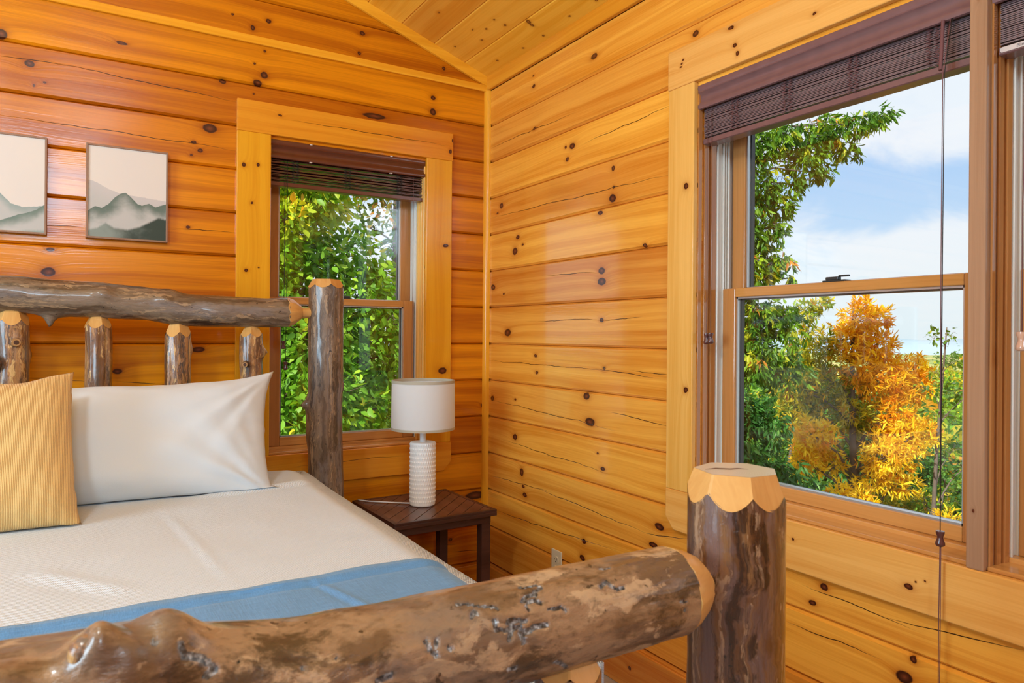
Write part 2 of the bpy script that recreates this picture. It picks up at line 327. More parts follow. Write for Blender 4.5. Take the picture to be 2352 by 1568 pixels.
KW2 = [(1.631,1.695,0.0131,0.0137),(1.627,1.056,0.0112,0.0123),(1.439,2.07,0.0096,0.0077),(1.429,2.044,0.008,0.0089),(1.176,2.063,0.0077,0.0057),(1.647,2.098,0.0057,0.0042),(1.654,2.088,0.0057,0.0042),(1.658,2.077,0.0057,0.0042),(1.454,2.127,0.013,0.0064),(1.229,0.688,0.0054,0.0046),(0.905,0.672,0.0029,0.003),(0.883,0.679,0.0029,0.0029),(0.923,0.656,0.0139,0.009)]
CB = [(-0.245,2.151,-0.059,2.156),(-0.097,2.159,0.504,2.13),(-0.244,1.954,0.505,1.938),(0.276,1.609,0.506,1.62),(-0.165,1.067,0.014,1.046),(0.109,1.045,0.295,1.027),(0.355,1.031,0.504,1.017),(0.958,2.112,1.384,2.097),(1.466,0.221,1.603,0.212),(-0.003,1.594,-0.241,1.584),(1.477,0.255,1.378,0.27)]
CR = [(2.893,1.103,2.052,1.098),(2.104,1.102,1.796,1.083),(1.896,1.102,1.714,1.095),(2.556,1.282,2.067,1.284),(2.067,1.281,1.864,1.289),(2.89,0.921,2.024,0.886),(2.025,0.949,1.712,0.93),(2.885,0.566,2.414,0.585),(2.513,0.581,1.834,0.558),(1.834,0.558,1.64,0.58),(2.426,1.469,2.108,1.46),(2.903,1.772,1.721,1.752),(2.908,2.103,2.282,2.094),(2.167,1.96,1.723,1.975),(1.255,0.453,1.011,0.457),(1.205,0.568,0.928,0.556),(0.98,0.56,0.696,0.592),(2.768,0.746,2.047,0.724),(2.882,0.41,2.019,0.453)]
T1 = [(1.57,6.06,2.12,0.4,0),(2.01,6.15,2.02,0.39,0),(1.55,5.84,1.6,0.39,0),(1.98,5.81,1.5,0.4,0),(2.31,6.08,1.72,0.24,0),(1.3,5.99,1.81,0.43,0),(1.56,5.6,1.11,0.41,0),(2.08,5.76,1.03,0.4,0),(2.31,5.85,1.33,0.3,0),(1.21,6.04,1.24,0.46,0),(1.65,5.43,0.67,0.4,0),(2.17,5.7,0.62,0.44,0),(1.32,5.74,0.66,0.45,0),(1.91,6.21,2.33,0.35,1),(1.59,6.05,2.49,0.4,1),(1.16,6.31,2.27,0.48,1),(1.37,5.71,2.13,0.21,1),(1.84,6.13,2.61,0.34,1),(0.97,6.42,1.68,0.48,0),(2.58,5.92,1.02,0.31,0),(1.45,5.9,2.52,0.25,1)]
T2 = [(3.15,8.03,2.71,0.23,3),(2.97,8.13,2.92,0.26,3),(3.31,8.28,2.34,0.22,2),(2.92,8.28,2.52,0.21,2),(3.48,8.41,1.92,0.33,2),(3.25,8.55,1.48,0.44,2),(3.54,8.38,0.93,0.44,2),(3.72,8.27,2.14,0.28,3),(3.63,8.32,1.59,0.39,2),(2.88,8.78,1.26,0.5,2),(3.26,8.55,0.6,0.5,2),(3.64,8.32,0.22,0.5,2)]
T3 = [(5.67,4.75,3.08,0.21,4),(5.89,4.62,3.19,0.18,4),(6.15,4.47,3.13,0.2,4),(6.29,4.38,3.3,0.17,4),(6.08,4.51,2.93,0.19,4),(6.51,4.24,3.32,0.15,4),(6.71,4.13,3.4,0.11,4),(6.42,4.3,3.06,0.12,4),(6.22,4.42,2.83,0.09,4),(5.68,4.75,2.69,0.24,4),(5.86,4.64,2.52,0.16,4),(6.01,4.55,2.72,0.09,4),(5.66,4.76,2.22,0.22,4),(5.84,4.65,2.29,0.12,4),(5.66,4.76,1.88,0.22,5),(5.86,4.64,1.97,0.14,5),(5.97,4.57,1.8,0.06,4),(5.65,4.77,1.45,0.26,4),(5.87,4.64,1.37,0.24,4),(5.52,4.61,1.03,0.27,4),(5.91,4.61,0.9,0.24,4),(5.33,4.49,0.59,0.32,6),(5.57,4.35,0.43,0.3,6),(5.24,4.31,0.1,0.31,6),(5.57,4.11,-0.01,0.27,6),(5.07,4.42,0.26,0.31,6),(5.39,4.92,1.11,0.34,4),(5.35,4.95,1.75,0.34,4),(5.38,4.93,2.48,0.34,4),(5.45,4.89,3.03,0.26,4),(5.65,3.95,-0.26,0.23,6),(5.17,4.82,0.44,0.37,6)]
T4 = [(8.42,5.43,1.44,0.23,7),(8.32,5.49,1.17,0.25,7),(8.61,5.32,1.14,0.25,7),(8.47,5.4,0.81,0.32,7),(8.75,5.23,0.7,0.3,7),(9.19,5.2,0.58,0.24,7),(9.26,5.16,0.81,0.17,7),(8.2,5.8,1.08,0.23,8),(8.34,5.83,0.68,0.33,8),(8.18,6.04,0.79,0.2,8),(8.4,5.56,0.3,0.35,8),(8.68,5.16,0.27,0.3,7),(7.67,5.54,0.02,0.27,9),(8.32,5.02,-0.2,0.29,9),(8.55,4.89,-0.01,0.28,9),(8.81,4.85,0.08,0.16,9),(8.21,5.09,-0.46,0.16,9),(7.6,4.99,-0.66,0.26,9),(8.44,4.95,-0.54,0.18,9),(8.03,5.55,-0.33,0.16,9),(8.92,5.6,-0.07,0.35,8),(8.13,6.07,0.32,0.29,8),(8.46,5.41,1.64,0.12,7),(8.63,5.31,1.47,0.15,7),(7.9,4.11,-0.77,0.16,9),(7.74,4.21,-0.82,0.12,9),(8.83,5.53,-1.08,0.34,8),(9.22,5.3,-1.02,0.28,8)]
T5 = [(8.77,4.52,1.26,0.09,10),(8.58,4.63,1.23,0.1,10),(8.8,4.5,0.95,0.11,10),(8.63,4.6,0.84,0.09,10),(8.91,4.67,0.31,0.19,10),(9.02,4.6,-0.11,0.19,10),(8.72,4.78,0.62,0.09,10),(9.14,4.76,-0.52,0.25,10),(8.91,4.9,-0.74,0.22,10),(9.28,4.68,-0.95,0.27,10),(9.46,4.57,0.56,0.27,10),(9.51,4.54,-0.25,0.32,10)]
T6 = [(8.7,6.43,1.55,0.21,11),(8.85,6.34,1.68,0.16,11),(8.65,6.46,1.12,0.18,11),(8.96,6.28,1.74,0.09,11),(8.75,6.4,1.31,0.12,11)]

# ================================================================ THE ROOM
YB = 2.944; XR = 1.637; XL = -2.75; YR = -2.4; SP = 0.1708; Z0 = 0.157; TH = 0.18
DARKK = (0.075, 0.018, 0.006)
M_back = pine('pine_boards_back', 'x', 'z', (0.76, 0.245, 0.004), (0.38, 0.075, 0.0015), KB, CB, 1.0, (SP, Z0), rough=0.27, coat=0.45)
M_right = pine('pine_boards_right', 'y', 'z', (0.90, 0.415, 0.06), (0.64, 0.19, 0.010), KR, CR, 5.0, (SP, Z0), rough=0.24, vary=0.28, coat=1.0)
M_plainwall = pine('pine_boards_plain', 'y', 'z', (0.80, 0.40, 0.07), (0.58, 0.2, 0.02), (), (), 9.0, (SP, Z0))
M_ceil = pine('pine_ceiling', 'y', 'x', (0.95, 0.50, 0.06), (0.80, 0.32, 0.015), KC, (), 3.0, (0.155, 1.037), rough=0.3, kscale=0.5, dark=(0.22, 0.08, 0.012), vary=0.22)
TC = ((0.88, 0.40, 0.03), (0.72, 0.25, 0.01))
M_trim = {a: pine('pine_trim_' + a, a, b, TC[0], TC[1], (), (), s) for a, b, s in (('x', 'z', 1), ('y', 'z', 2), ('z', 'x', 3))}
M_cas1 = {'z': pine('casing_back_upright', 'z', 'x', (0.80, 0.345, 0.016), (0.66, 0.225, 0.006), [(k[1], k[0], k[3], k[2]) for k in KW1], (), 4, vary=0.1),
          'x': pine('casing_back_level', 'x', 'z', (0.84, 0.35, 0.022), (0.66, 0.20, 0.008), KW1, [(0.75, 0.685, 1.2, 0.69, 0.001), (0.72, 2.085, 1.40, 2.082, .0012)], 5, vary=0.1)}
M_cas2 = {'z': pine('casing_right_upright', 'z', 'y', (0.88, 0.49, 0.13), (0.72, 0.33, 0.05), [(k[1], k[0], k[3], k[2]) for k in KW2], (), 6, vary=0.1),
          'y': pine('casing_right_level', 'y', 'z', (0.88, 0.47, 0.12), (0.72, 0.31, 0.05), KW2, (), 7, vary=0.1)}
SC = ((0.56, 0.25, 0.075), (0.38, 0.145, 0.035))
M_sash = {a: pine('sash_wood_' + a, a, b, SC[0], SC[1], (), (), s, rough=0.22, coat=0.5) for a, b, s in (('x', 'z', 11), ('y', 'z', 12), ('z', 'y', 13))}
M_jamb = pine('jamb_moulding', 'z', 'x', SC[0], SC[1], (), (), 14, rough=0.12, coat=1.0)
M_jamb1 = pine('pale_jamb_moulding', 'z', 'y', (0.84, 0.50, 0.16), (0.70, 0.34, 0.07), (), (), 15, rough=0.12, coat=1.0)
M_vinyl = plain('jamb_liner_vinyl', (0.74, 0.72, 0.66), 0.25, nz=0.03)
M_gasket = plain('dark_glazing_seal', (0.03, 0.035, 0.035), 0.35)
M_bead = plain('silver_glazing_bead', (0.55, 0.56, 0.55), 0.25, metal=0.6)
M_glass = glass_mat()
M_floor = pine('grey_plank_floor', 'y', 'x', (0.42, 0.36, 0.30), (0.25, 0.20, 0.165), (), (), 21, (0.15, 0.03), rough=0.4, coat=0.1)
M_out = plain('outside_siding', (0.30, 0.17, 0.08), 0.7)

def struct(o, label=None):
    o['kind'] = 'structure'
    if label: o['label'] = label; o['category'] = o.name.split('_')[0]
    return o
def planks(bm, u0, u1, z0, z1, place, opens=(), ulim=None, thick=TH, c=0.007):
    """horizontal boards with chamfered edges, cut around the openings (ua, ub, za, zb)"""
    z = Z0 - SP
    while z < z1 - 1e-6:
        a, b = max(z, z0), min(z + SP, z1)
        if b - a > 0.004:
            ca = c if a == z else 0.0; cb_ = c if b == z + SP else 0.0
            uu0, uu1 = (u0, u1) if ulim is None else ulim(a, b)
            segs = [(uu0, uu1, a, b, ca, cb_)]
            for (oa, ob, za, zb) in opens:
                new = []
                for (s0, s1, p, q, cp, cq) in segs:
                    if s1 <= oa or s0 >= ob or q <= za or p >= zb: new.append((s0, s1, p, q, cp, cq)); continue
                    if s0 < oa: new.append((s0, oa, p, q, cp, cq))
                    if s1 > ob: new.append((ob, s1, p, q, cp, cq))
                    if p < za: new.append((max(s0, oa), min(s1, ob), p, za, cp, 0))
                    if q > zb: new.append((max(s0, oa), min(s1, ob), zb, q, 0, cq))
                segs = new
            for (s0, s1, p, q, cp, cq) in segs:
                poly = ([(0.016, p), (0.009, p + 0.0016), (0, p + 0.0088)] if cp else [(0, p)]) + ([(0, q - 0.0070), (0.009, q - 0.0014), (0.016, q)] if cq else [(0, q)]) + [(thick, q), (thick, p)]
                prism(bm, poly, lambda dd, zz: place(s0, dd, zz), lambda dd, zz: place(s1, dd, zz))
        z += SP
    return bm
W1 = (0.638, 1.314, 0.735, 2.0)                 # window in the back wall: x0, x1, z0, z1
W2 = (-0.03, 1.600, 0.735, 2.0)                 # double window in the right wall: y0, y1, z0, z1
SL = 0.35; ZE = 2.43; XRIDGE = -0.55
def ceil_z(x): return ZE + (XR - x) * SL if x > XRIDGE else ZE + (XR - XRIDGE) * SL - (XRIDGE - x) * SL
def glim(a, b):
    if a < ZE: return (XL - TH, XR + TH)
    dx = (a - ZE) / SL; return (max(XL - TH, 2 * XRIDGE - XR + dx), min(XR + TH, XR - dx))
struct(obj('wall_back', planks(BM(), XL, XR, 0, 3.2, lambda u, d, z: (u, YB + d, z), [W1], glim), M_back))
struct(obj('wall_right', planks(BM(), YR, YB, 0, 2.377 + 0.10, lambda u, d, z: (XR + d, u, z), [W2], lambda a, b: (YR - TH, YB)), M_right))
struct(obj('wall_left', planks(BM(), YR, YB, 0, 2.60, lambda u, d, z: (XL - d, u, z), [(0.25, 1.55, 0.85, 2.15)], lambda a, b: (YR - TH, YB)), M_plainwall))
struct(obj('wall_rear', planks(BM(), XL, XR, 0, 3.2, lambda u, d, z: (u, YR - d, z), [(-0.85, 0.25, 2.15, 2.95)], glim), M_back))
bm = BM(); box(bm, XL - TH, XR + TH, YR - TH, YB + TH, -0.12, 0.0); struct(obj('floor', bm, M_floor))
bm = BM()
for x0, x1 in ((XRIDGE, XR + 0.45), (XL - 0.45, XRIDGE)):
    n = 0
    xs = []
    x = 1.037
    while x > x0: x -= 0.155
    x += 0.155; xs = [x0]
    while x < x1 - 1e-6: xs.append(x); x += 0.155
    xs.append(x1)
    for a, b in zip(xs, xs[1:]):
        g = 0.004
        def zc(x): return ZE + (XR - x) * SL if x0 == XRIDGE else ZE + (XR - XRIDGE) * SL - (XRIDGE - x) * SL
        poly = [(a, zc(a) + g), (a + g, zc(a + g)), (b - g, zc(b - g)), (b, zc(b) + g), (b, zc(b) + 0.26), (a, zc(a) + 0.26)]
        prism(bm, poly, lambda p, q: (p, YR - TH - 0.5, q), lambda p, q: (p, YB + TH + 0.4, q))
struct(obj('ceiling', bm, M_ceil))
# trims: eave strip on the back wall, rake strip, crown on the right wall, corner mould
bm = BM(); box(bm, XL, XR, YB - 0.013, YB, 2.367, 2.398); struct(obj('trim_1', bm, M_trim['x'], bevel=0.003))
bm = BM(); poly = [(XR, ZE - 0.045), (XR, ZE + 0.004), (XRIDGE, ceil_z(XRIDGE) + 0.004), (XRIDGE, ceil_z(XRIDGE) - 0.045)]
prism(bm, poly, lambda p, q: (p, YB - 0.017, q), lambda p, q: (p, YB, q)); struct(obj('trim_2', bm, M_trim['x'], bevel=0.003))
bm = BM(); box(bm, XR - 0.018, XR, YR, YB, 2.372, 2.437); struct(obj('trim_3', bm, M_trim['y'], bevel=0.004))
bm = BM(); poly = [(0, 0)] + [(0.024 * math.cos(a * PI / 12), 0.024 * math.sin(a * PI / 12)) for a in range(7)]
prism(bm, poly, lambda p, q: (XR - p, YB - q, 0.0), lambda p, q: (XR - p, YB - q, 2.372)); struct(obj('trim_4', bm, M_trim['z'], smooth=40))
bm = BM(); box(bm, XR - 0.016, XR, YR, YB, 0.0, 0.152); struct(obj('baseboard_right', bm, M_right, bevel=0.004))
bm = BM(); box(bm, XL, XR, YB - 0.016, YB, 0.0, 0.152); struct(obj('baseboard_back', bm, M_back, bevel=0.004))
# rear and side openings stay out of view: a framed gable window and an added side window for the fill
fr = struct(empty('window_4', (-0.3, YR - 0.09, 2.15)))
bm = BM()
for a, b, c_, d_ in ((-0.85, -0.81, 2.15, 2.95), (0.21, 0.25, 2.15, 2.95), (-0.85, 0.25, 2.15, 2.19), (-0.85, 0.25, 2.91, 2.95)): box(bm, a, b, YR - 0.12, YR - 0.05, c_, d_)
obj('window_frame', bm, M_sash['z'], fr)
fr = struct(empty('window_3', (XL - 0.09, 0.9, 0.85)))
bm = BM()
for a, b, c_, d_ in ((0.25, 0.30, 0.85, 2.15), (1.50, 1.55, 0.85, 2.15), (0.25, 1.55, 0.85, 0.91), (0.25, 1.55, 2.09, 2.15), (0.25, 1.55, 1.48, 1.52)): box(bm, XL - 0.13, XL - 0.05, a, b, c_, d_)
obj('window_frame', bm, M_sash['z'], fr)

# ---------------------------------------------------------------- double-hung windows
def double_hung(name, axis, u0, u1, z0, z1, dep, casing, mats, head, cas_sides, apron_u, post=None, far_vinyl=True):
    """axis 'x': in the back wall, 'y': in the right wall. d = depth outwards from the wall face"""
    place = (lambda u, d, z: Vector((u, YB + d, z))) if axis == 'x' else (lambda u, d, z: Vector((XR + d, u, z)))
    def bx(bm, ua, ub, da, db, za, zb):
        p, q = place(ua, da, za), place(ub, db, zb)
        box(bm, min(p.x, q.x), max(p.x, q.x), min(p.y, q.y), max(p.y, q.y), za, zb); return bm
    root = empty(name, place((u0 + u1) / 2, 0, z0)); struct(root)
    H = mats
    for (a, b) in cas_sides: obj('side_casing', bx(BM(), a, b, -0.019, 0, z0, z1 + 0.015), casing['z'], root, bevel=0.003)
    obj('head_casing', bx(BM(), head[0], head[1], -0.020, 0, z1 + 0.015, z1 + 0.14), casing[axis], root, bevel=0.003)
    a0, a1 = apron_u
    pl = [(a0, z0), (a1, z0), (a1, z0 - 0.09), (a1 - 0.035, z0 - 0.129), (a0 + 0.035, z0 - 0.129), (a0, z0 - 0.09)]
    bm = BM(); prism(bm, pl, lambda p, q: place(p, -0.020, q), lambda p, q: place(p, 0, q)); obj('apron', bm, casing[axis], root, bevel=0.003)
    units = [(u0, u1)] if post is None else [(post[1], u1), (u0, post[0])]
    for (ua, ub) in units:
        bm = BM()      # jamb boards with stepped mouldings
        for (uj, sgn) in ((ua, 1), (ub, -1)):
            for (t, da, db) in ((0.004, 0.0, 0.014), (0.0, 0.014, 0.024), (0.006, 0.024, 0.042), (0.001, 0.042, 0.052), (0.009, 0.052, 0.072)):
                e = uj + sgn * t
                if t: bx(bm, min(uj, e), max(uj, e), da, db, z0, z1)
        bx(bm, ua, ub, 0.0, 0.072, z1 - 0.012, z1)
        obj('jamb', bm, M_jamb if axis == 'y' else M_jamb1, root, bevel=0.002)
        bm = BM()
        for (uj, sgn) in ((ua, 1), (ub, -1)):
            for (t, da, db) in ((0.006, 0.072, 0.100), (0.012, 0.076, 0.080), (0.006, 0.100, 0.160), (0.016, 0.1215, 0.126), (0.013, 0.102, 0.106), (0.013, 0.112, 0.115)):
                e = uj + sgn * t; bx(bm, min(uj, e), max(uj, e), da, db, z0, z1)
        obj('jamb_liner', bm, M_vinyl, root, bevel=0.001)
        bm = BM(); bx(bm, ua, ub, -0.004, TH + 0.02, z0, z0 + 0.010); bx(bm, ua, ub, 0.070, TH + 0.03, z0, z0 + 0.020)
        obj('sill', bm, H[axis], root, bevel=0.003)
        # sashes
        for nm, d0, zl, zh, st, rail_lo, rail_hi in (('lower_sash', dep, z0 + 0.020, 1.375, 0.050, 0.036, 0.028), ('upper_sash', dep + 0.042, 1.345, z1 - 0.010, 0.050, 0.030, 0.045)):
            a, b = ua + 0.014, ub - 0.014; d1 = d0 + 0.035
            sroot = empty(nm, place((a + b) / 2, d0, zl)); sroot.parent = root; sroot.matrix_parent_inverse = root.matrix_basis.inverted()
            bm = BM(); bx(bm, a, a + st, d0, d1, zl, zh); bx(bm, b - st, b, d0, d1, zl, zh); obj('stile', bm, H['z'], sroot, bevel=0.003)
            bm = BM(); bx(bm, a + st, b - st, d0, d1, zl, zl + rail_lo); bx(bm, a + st, b - st, d0, d1, zh - rail_hi, zh)
            obj('rail', bm, H[axis], sroot, bevel=0.003)
            ga, gb, gl, gh = a + st, b - st, zl + rail_lo, zh - rail_hi; dm = (d0 + d1) / 2
            bm = BM(); w_ = 0.005
            for q in ((ga, ga + w_, gl, gh), (gb - w_, gb, gl, gh), (ga, gb, gl, gl + w_), (ga, gb, gh - w_, gh)): bx(bm, q[0], q[1], dm - 0.010, dm + 0.010, q[2], q[3])
            obj('glazing_bead', bm, M_bead, sroot)
            bm = BM(); w_ = 0.009
            for q in ((ga, ga + w_, gl, gh), (gb - w_, gb, gl, gh), (ga, gb, gl, gl + w_ * .5), (ga, gb, gh - w_, gh)): bx(bm, q[0], q[1], dm + 0.002, dm + 0.017, q[2], q[3])
            obj('glazing_seal', bm, M_gasket, sroot)
            bm = BM(); bx(bm, ga, gb, dm - 0.0015, dm + 0.0015, gl, gh); obj('glass', bm, M_glass, sroot)
        um = (ua + ub) / 2
        lk = BM(); bx(lk, um - 0.035, um + 0.035, dep + 0.004, dep + 0.032, 1.375, 1.380); bx(lk, um - 0.012, um + 0.026, dep + 0.006, dep + 0.022, 1.380, 1.389)
        bx(lk, um - 0.040, um - 0.008, dep + 0.012, dep + 0.020, 1.388, 1.393); obj('sash_lock', lk, M_gasket, root, bevel=0.002)
    return root, place, bx
w1, pl1, bx1 = double_hung('window_1', 'x', *W1, 0.084, M_cas1, {'x': M_sash['x'], 'z': M_sash['z']}, (0.509, 1.444), ((0.509, 0.638), (1.314, 1.440)), (0.509, 1.444))
w2, pl2, bx2 = double_hung('window_2', 'y', *W2, 0.098, M_cas2, {'y': M_sash['y'], 'z': M_sash['z']}, (-0.15, 1.715), ((1.600, 1.713), (-0.15, -0.03)), (-0.15, 1.713), post=(0.764, 0.801))
bm = BM(); bx2(bm, 0.765, 0.800, -0.018, 0.0, 0.735, 2.0); bx2(bm, 0.764, 0.801, 0.0, TH, 0.735, 2.0); obj('mullion_post', bm, pine('mullion', 'z', 'y', (0.44, 0.25, 0.14), (0.30, 0.155, 0.08), [(1.95, 0.782, 0.012, 0.004), (0.86, 0.785, .004, .003)], (), 31), w2, bevel=0.003)

# ---------------------------------------------------------------- blinds
def wood_dark(name, col, rough=0.3, coat=0.5):
    return plain(name, col, rough, coat=coat, nz=0.2, scale=30)
M_bl1 = wood_dark('mahogany_blind', (0.115, 0.028, 0.012)); M_bl2 = wood_dark('brown_blind', (0.19, 0.095, 0.095), 0.36, 0.4)  # second blind's base colour is greyed and lightened to hold window glare
M_slat1 = wood_dark('mahogany_slat', (0.095, 0.024, 0.012), 0.3); M_slat2 = wood_dark('brown_slat', (0.19, 0.125, 0.13), 0.4, 0.2)  # second slat colour carries the same painted glare
M_cord1 = plain('black_cord', (0.018, 0.012, 0.010), 0.7); M_cord2 = plain('brown_cord', (0.16, 0.06, 0.06), 0.7); M_metal = plain('hardware_metal', (0.6, 0.6, 0.58), 0.25, metal=0.9)
M_rail = plain('yellowed_head_rail', (0.62, 0.60, 0.26), 0.5)
M_tas = wood_dark('dark_tassel', (0.10, 0.03, 0.025)); M_tasl = plain('clear_wood_tassel', (0.62, 0.36, 0.24), 0.25, coat=0.6)
random.seed(4)
def blind(name, label, place, u0, u1, M, MS, MC, zbot, seed, val_h=0.075, fan=0.0, ladders=()):
    rnd = random.Random(seed)
    root = empty(name, place((u0 + u1) / 2, 0.03, zbot)); tag(root, label, 'blind', 'wooden blinds drawn up at the windows')
    prof = [(0.004, 2.003), (-0.002, 2.003), (-0.004, 1.994), (-0.001, 1.985), (-0.003, 1.981), (0.006, 1.972), (0.009, 1.962), (0.006, 1.952), (-0.001, 1.944), (-0.003, 1.938), (-0.001, 1.930), (0.004, 1.928), (0.014, 1.94), (0.014, 1.99)]
    bm = BM(); prism(bm, prof, lambda d, z: place(u0 + 0.001, d, z), lambda d, z: place(u1 - 0.001, d, z)); obj('valance', bm, M, root, smooth=35)
    bm = BM(); p = place(u0 + 0.01, 0.022, 1.955); q = place(u1 - 0.01, 0.062, 1.998)
    box(bm, min(p.x, q.x), max(p.x, q.x), min(p.y, q.y), max(p.y, q.y), p.z, q.z); obj('head_rail', bm, M_rail if fan == 0 else M, root)
    bm = BM(); z = zbot + 0.022; n = 0
    while z < 1.945:
        t = 0.0026; tilt = rnd.uniform(-1, 1) * (0.0008 + fan * 0.004); dd = rnd.uniform(0, 0.002); end = rnd.uniform(0, 0.003)
        ys = ((0.018 + dd, z - tilt), (0.030, z + 0.0012), (0.046, z + 0.0012), (0.060 + dd, z + tilt))
        poly = [(a, b) for a, b in ys] + [(a, b + t) for a, b in ys[::-1]]
        prism(bm, poly, lambda d, zz: place(u0 + 0.006 + end, d, zz), lambda d, zz: place(u1 - 0.006 - end, d, zz))
        z += 0.0042 if not fan else rnd.choice((0.0042, 0.0042, 0.0048, 0.0085)); n += 1
    obj('slat_stack', bm, MS, root)
    bm = BM(); prism(bm, [(0.017, zbot + 0.002), (0.020, zbot), (0.058, zbot), (0.061, zbot + 0.002), (0.061, zbot + 0.016), (0.017, zbot + 0.016)], lambda d, zz: place(u0 + 0.006, d, zz), lambda d, zz: place(u1 - 0.006, d, zz))
    obj('bottom_rail', bm, M, root)
    for lu in ladders:      # slack ladder cords bunched in front of the slats
        bm = BM()
        for c0, rr in ((-0.011, 0.0011), (0.007, 0.0011)):
            pts = []; zz = 1.942; s_ = 1
            while zz > zbot + 0.012:
                sp_ = (1.942 - zz) / 0.11
                pts.append(place(lu + c0 + s_ * (0.006 + 0.002 * rnd.random()), 0.0155 - 0.002 * rnd.random(), zz)); s_ = -s_; zz -= 0.0026 + 0.0030 * sp_ + 0.001 * rnd.random()
            sm = []
            for a, b in zip(pts, pts[1:]): sm += [a, a.lerp(b, 0.5) + Vector((0, 0, 0.0004))]
            tube(bm, sm, rr, 5)
        obj('ladder_cord', bm, MC, root, smooth=180)
    return root
def tassel(bm, c, s=1.0):
    lathe(bm, [(0.0025 * s, 0.034 * s), (0.0085 * s, 0.033 * s), (0.0088 * s, 0.029 * s), (0.0062 * s, 0.022 * s), (0.0060 * s, 0.018 * s), (0.0095 * s, 0.008 * s), (0.0098 * s, 0.003 * s), (0.006 * s, 0.0)], c, 16)
def hang(root, pts, z_t, MC, MT, parts='pull_cord', r=0.0011, s=1.0, below=None, glint=False):
    bm = BM(); tube(bm, pts, r, 6); co = obj(parts, bm, MC, root, smooth=180)
    if z_t is not None:
        e = pts[-1]; bm = BM(); tassel(bm, (e[0], e[1], z_t), s); obj('tassel', bm, MT, root, smooth=60)
b1 = blind('wooden_blind', 'mahogany wooden blind drawn up at the top of the window behind the bed', pl1, W1[0], W1[1], M_bl1, M_slat1, M_cord1, 1.822, 3, fan=1.0, ladders=(0.745, 0.965, 1.20))
for u_, zt in ((0.699, 1.160), (0.709, 1.075)): hang(b1, [pl1(u_, 0.012, 1.95), pl1(u_ + 0.001, 0.010, 1.5), pl1(u_ - 0.002, 0.010, zt + 0.03)], zt, M_cord1, M_tas)
bm = BM(); tube(bm, [pl1(1.262, 0.010, 1.93), pl1(1.262, 0.010, 1.40), pl1(1.258, 0.006, 1.20), pl1(1.262, 0.01, 0.90), pl1(1.255, 0.004, 0.81)], 0.0009, 5); obj('tilt_cord', bm, M_cord2, b1, smooth=180)
M_clip = plain('clear_clip', (0.7, 0.6, 0.52), 0.2)
for u_ in (0.80, 1.15):
    for z_ in (1.998, 1.925):
        p = pl1(u_, -0.007, z_); bm = BM(); box(bm, p.x - 0.005, p.x + 0.005, p.y, p.y + 0.010, z_, z_ + 0.004); obj('valance_clip', bm, M_clip, b1)
b2 = blind('wooden_blind', 'wide brown wooden blind drawn up over the left sash with long pull cords', pl2, 0.801, W2[1], M_bl2, M_slat2, M_cord2, 1.822, 5, ladders=(1.470, 1.287, 1.092, 0.895))
hang(b2, [pl2(0.845, 0.006, 1.95), pl2(0.842, -0.035, 1.80), pl2(0.842, -0.037, 1.4), pl2(0.8425, -0.037, 0.80)], 0.772, M_cord1, M_tas, s=1.0)
hang(b2, [pl2(0.849, 0.006, 1.95), pl2(0.8455, -0.035, 1.80), pl2(0.845, -0.037, 1.4), pl2(0.8425, -0.037, 0.79), pl2(0.8445, -0.037, 0.60), pl2(0.8435, -0.037, 0.06)], None, M_cord2, M_tas)
hang(b2, [pl2(0.841, -0.037, 0.775), pl2(0.841, -0.037, 0.60), pl2(0.842, -0.037, 0.05)], None, M_cord2, M_tas)
bm = BM(); tube(bm, [pl2(0.862, -0.004, 1.93), pl2(0.853, -0.030, 1.812)], 0.004, 8); obj('tilt_wand', bm, M_cord2, b2, smooth=60)
for u_, zt in ((1.572, 1.200), (1.556, 1.202)): hang(b2, [pl2(u_, 0.008, 1.95), pl2(u_, 0.012, 1.6), pl2(u_, 0.014, zt + 0.03)], zt, M_cord2, M_tas)
b3 = blind('wooden_blind', 'brown wooden blind right of the upright post with a pale name tag', pl2, W2[0], 0.764, M_bl2, M_slat2, M_cord2, 1.822, 6, ladders=(0.10, 0.40, 0.62))
# pale name plate riveted to the bottom rail
bm = BM(); pts = [(0.752, 1.826), (0.755, 1.829), (0.755, 1.834), (0.752, 1.837), (0.628, 1.837), (0.625, 1.834), (0.625, 1.829), (0.628, 1.826)]
prism(bm, pts, lambda u, z: pl2(u, 0.015, z), lambda u, z: pl2(u, 0.0172, z)); tg = obj('name_tag', bm, plain('aged_silver', (0.62, 0.56, 0.54), 0.35, metal=0.2), b3)
def text(body, size, loc, rot, mat, parent, name='lettering'):
    cu = bpy.data.curves.new('t', 'FONT'); cu.body = body; cu.size = size; cu.extrude = 0.0002; cu.align_x = 'CENTER'; cu.align_y = 'CENTER'
    to = bpy.data.objects.new('t', cu); COL.objects.link(to); bpy.context.view_layer.update()
    me = bpy.data.meshes.new_from_object(to.evaluated_get(bpy.context.evaluated_depsgraph_get())); me.transform(Matrix.Translation(loc) @ rot.to_4x4())
    bpy.data.objects.remove(to); me.materials.clear(); return link(name, me, mat, parent)
text('Blinds Xpressions', 0.0095, pl2(0.690, 0.0148, 1.8315), Matrix(((0, 0, -1), (-1, 0, 0), (0, 1, 0))), plain('tag_ink', (0.12, 0.09, 0.10), 0.6), tg)
hang(b3, [pl2(0.700, 0.006, 1.95), pl2(0.690, -0.030, 1.80), pl2(0.688, -0.034, 1.56), pl2(0.6895, -0.034, 1.50), pl2(0.689, -0.034, 1.235)], 1.20, M_cord2, M_tasl, s=1.15)

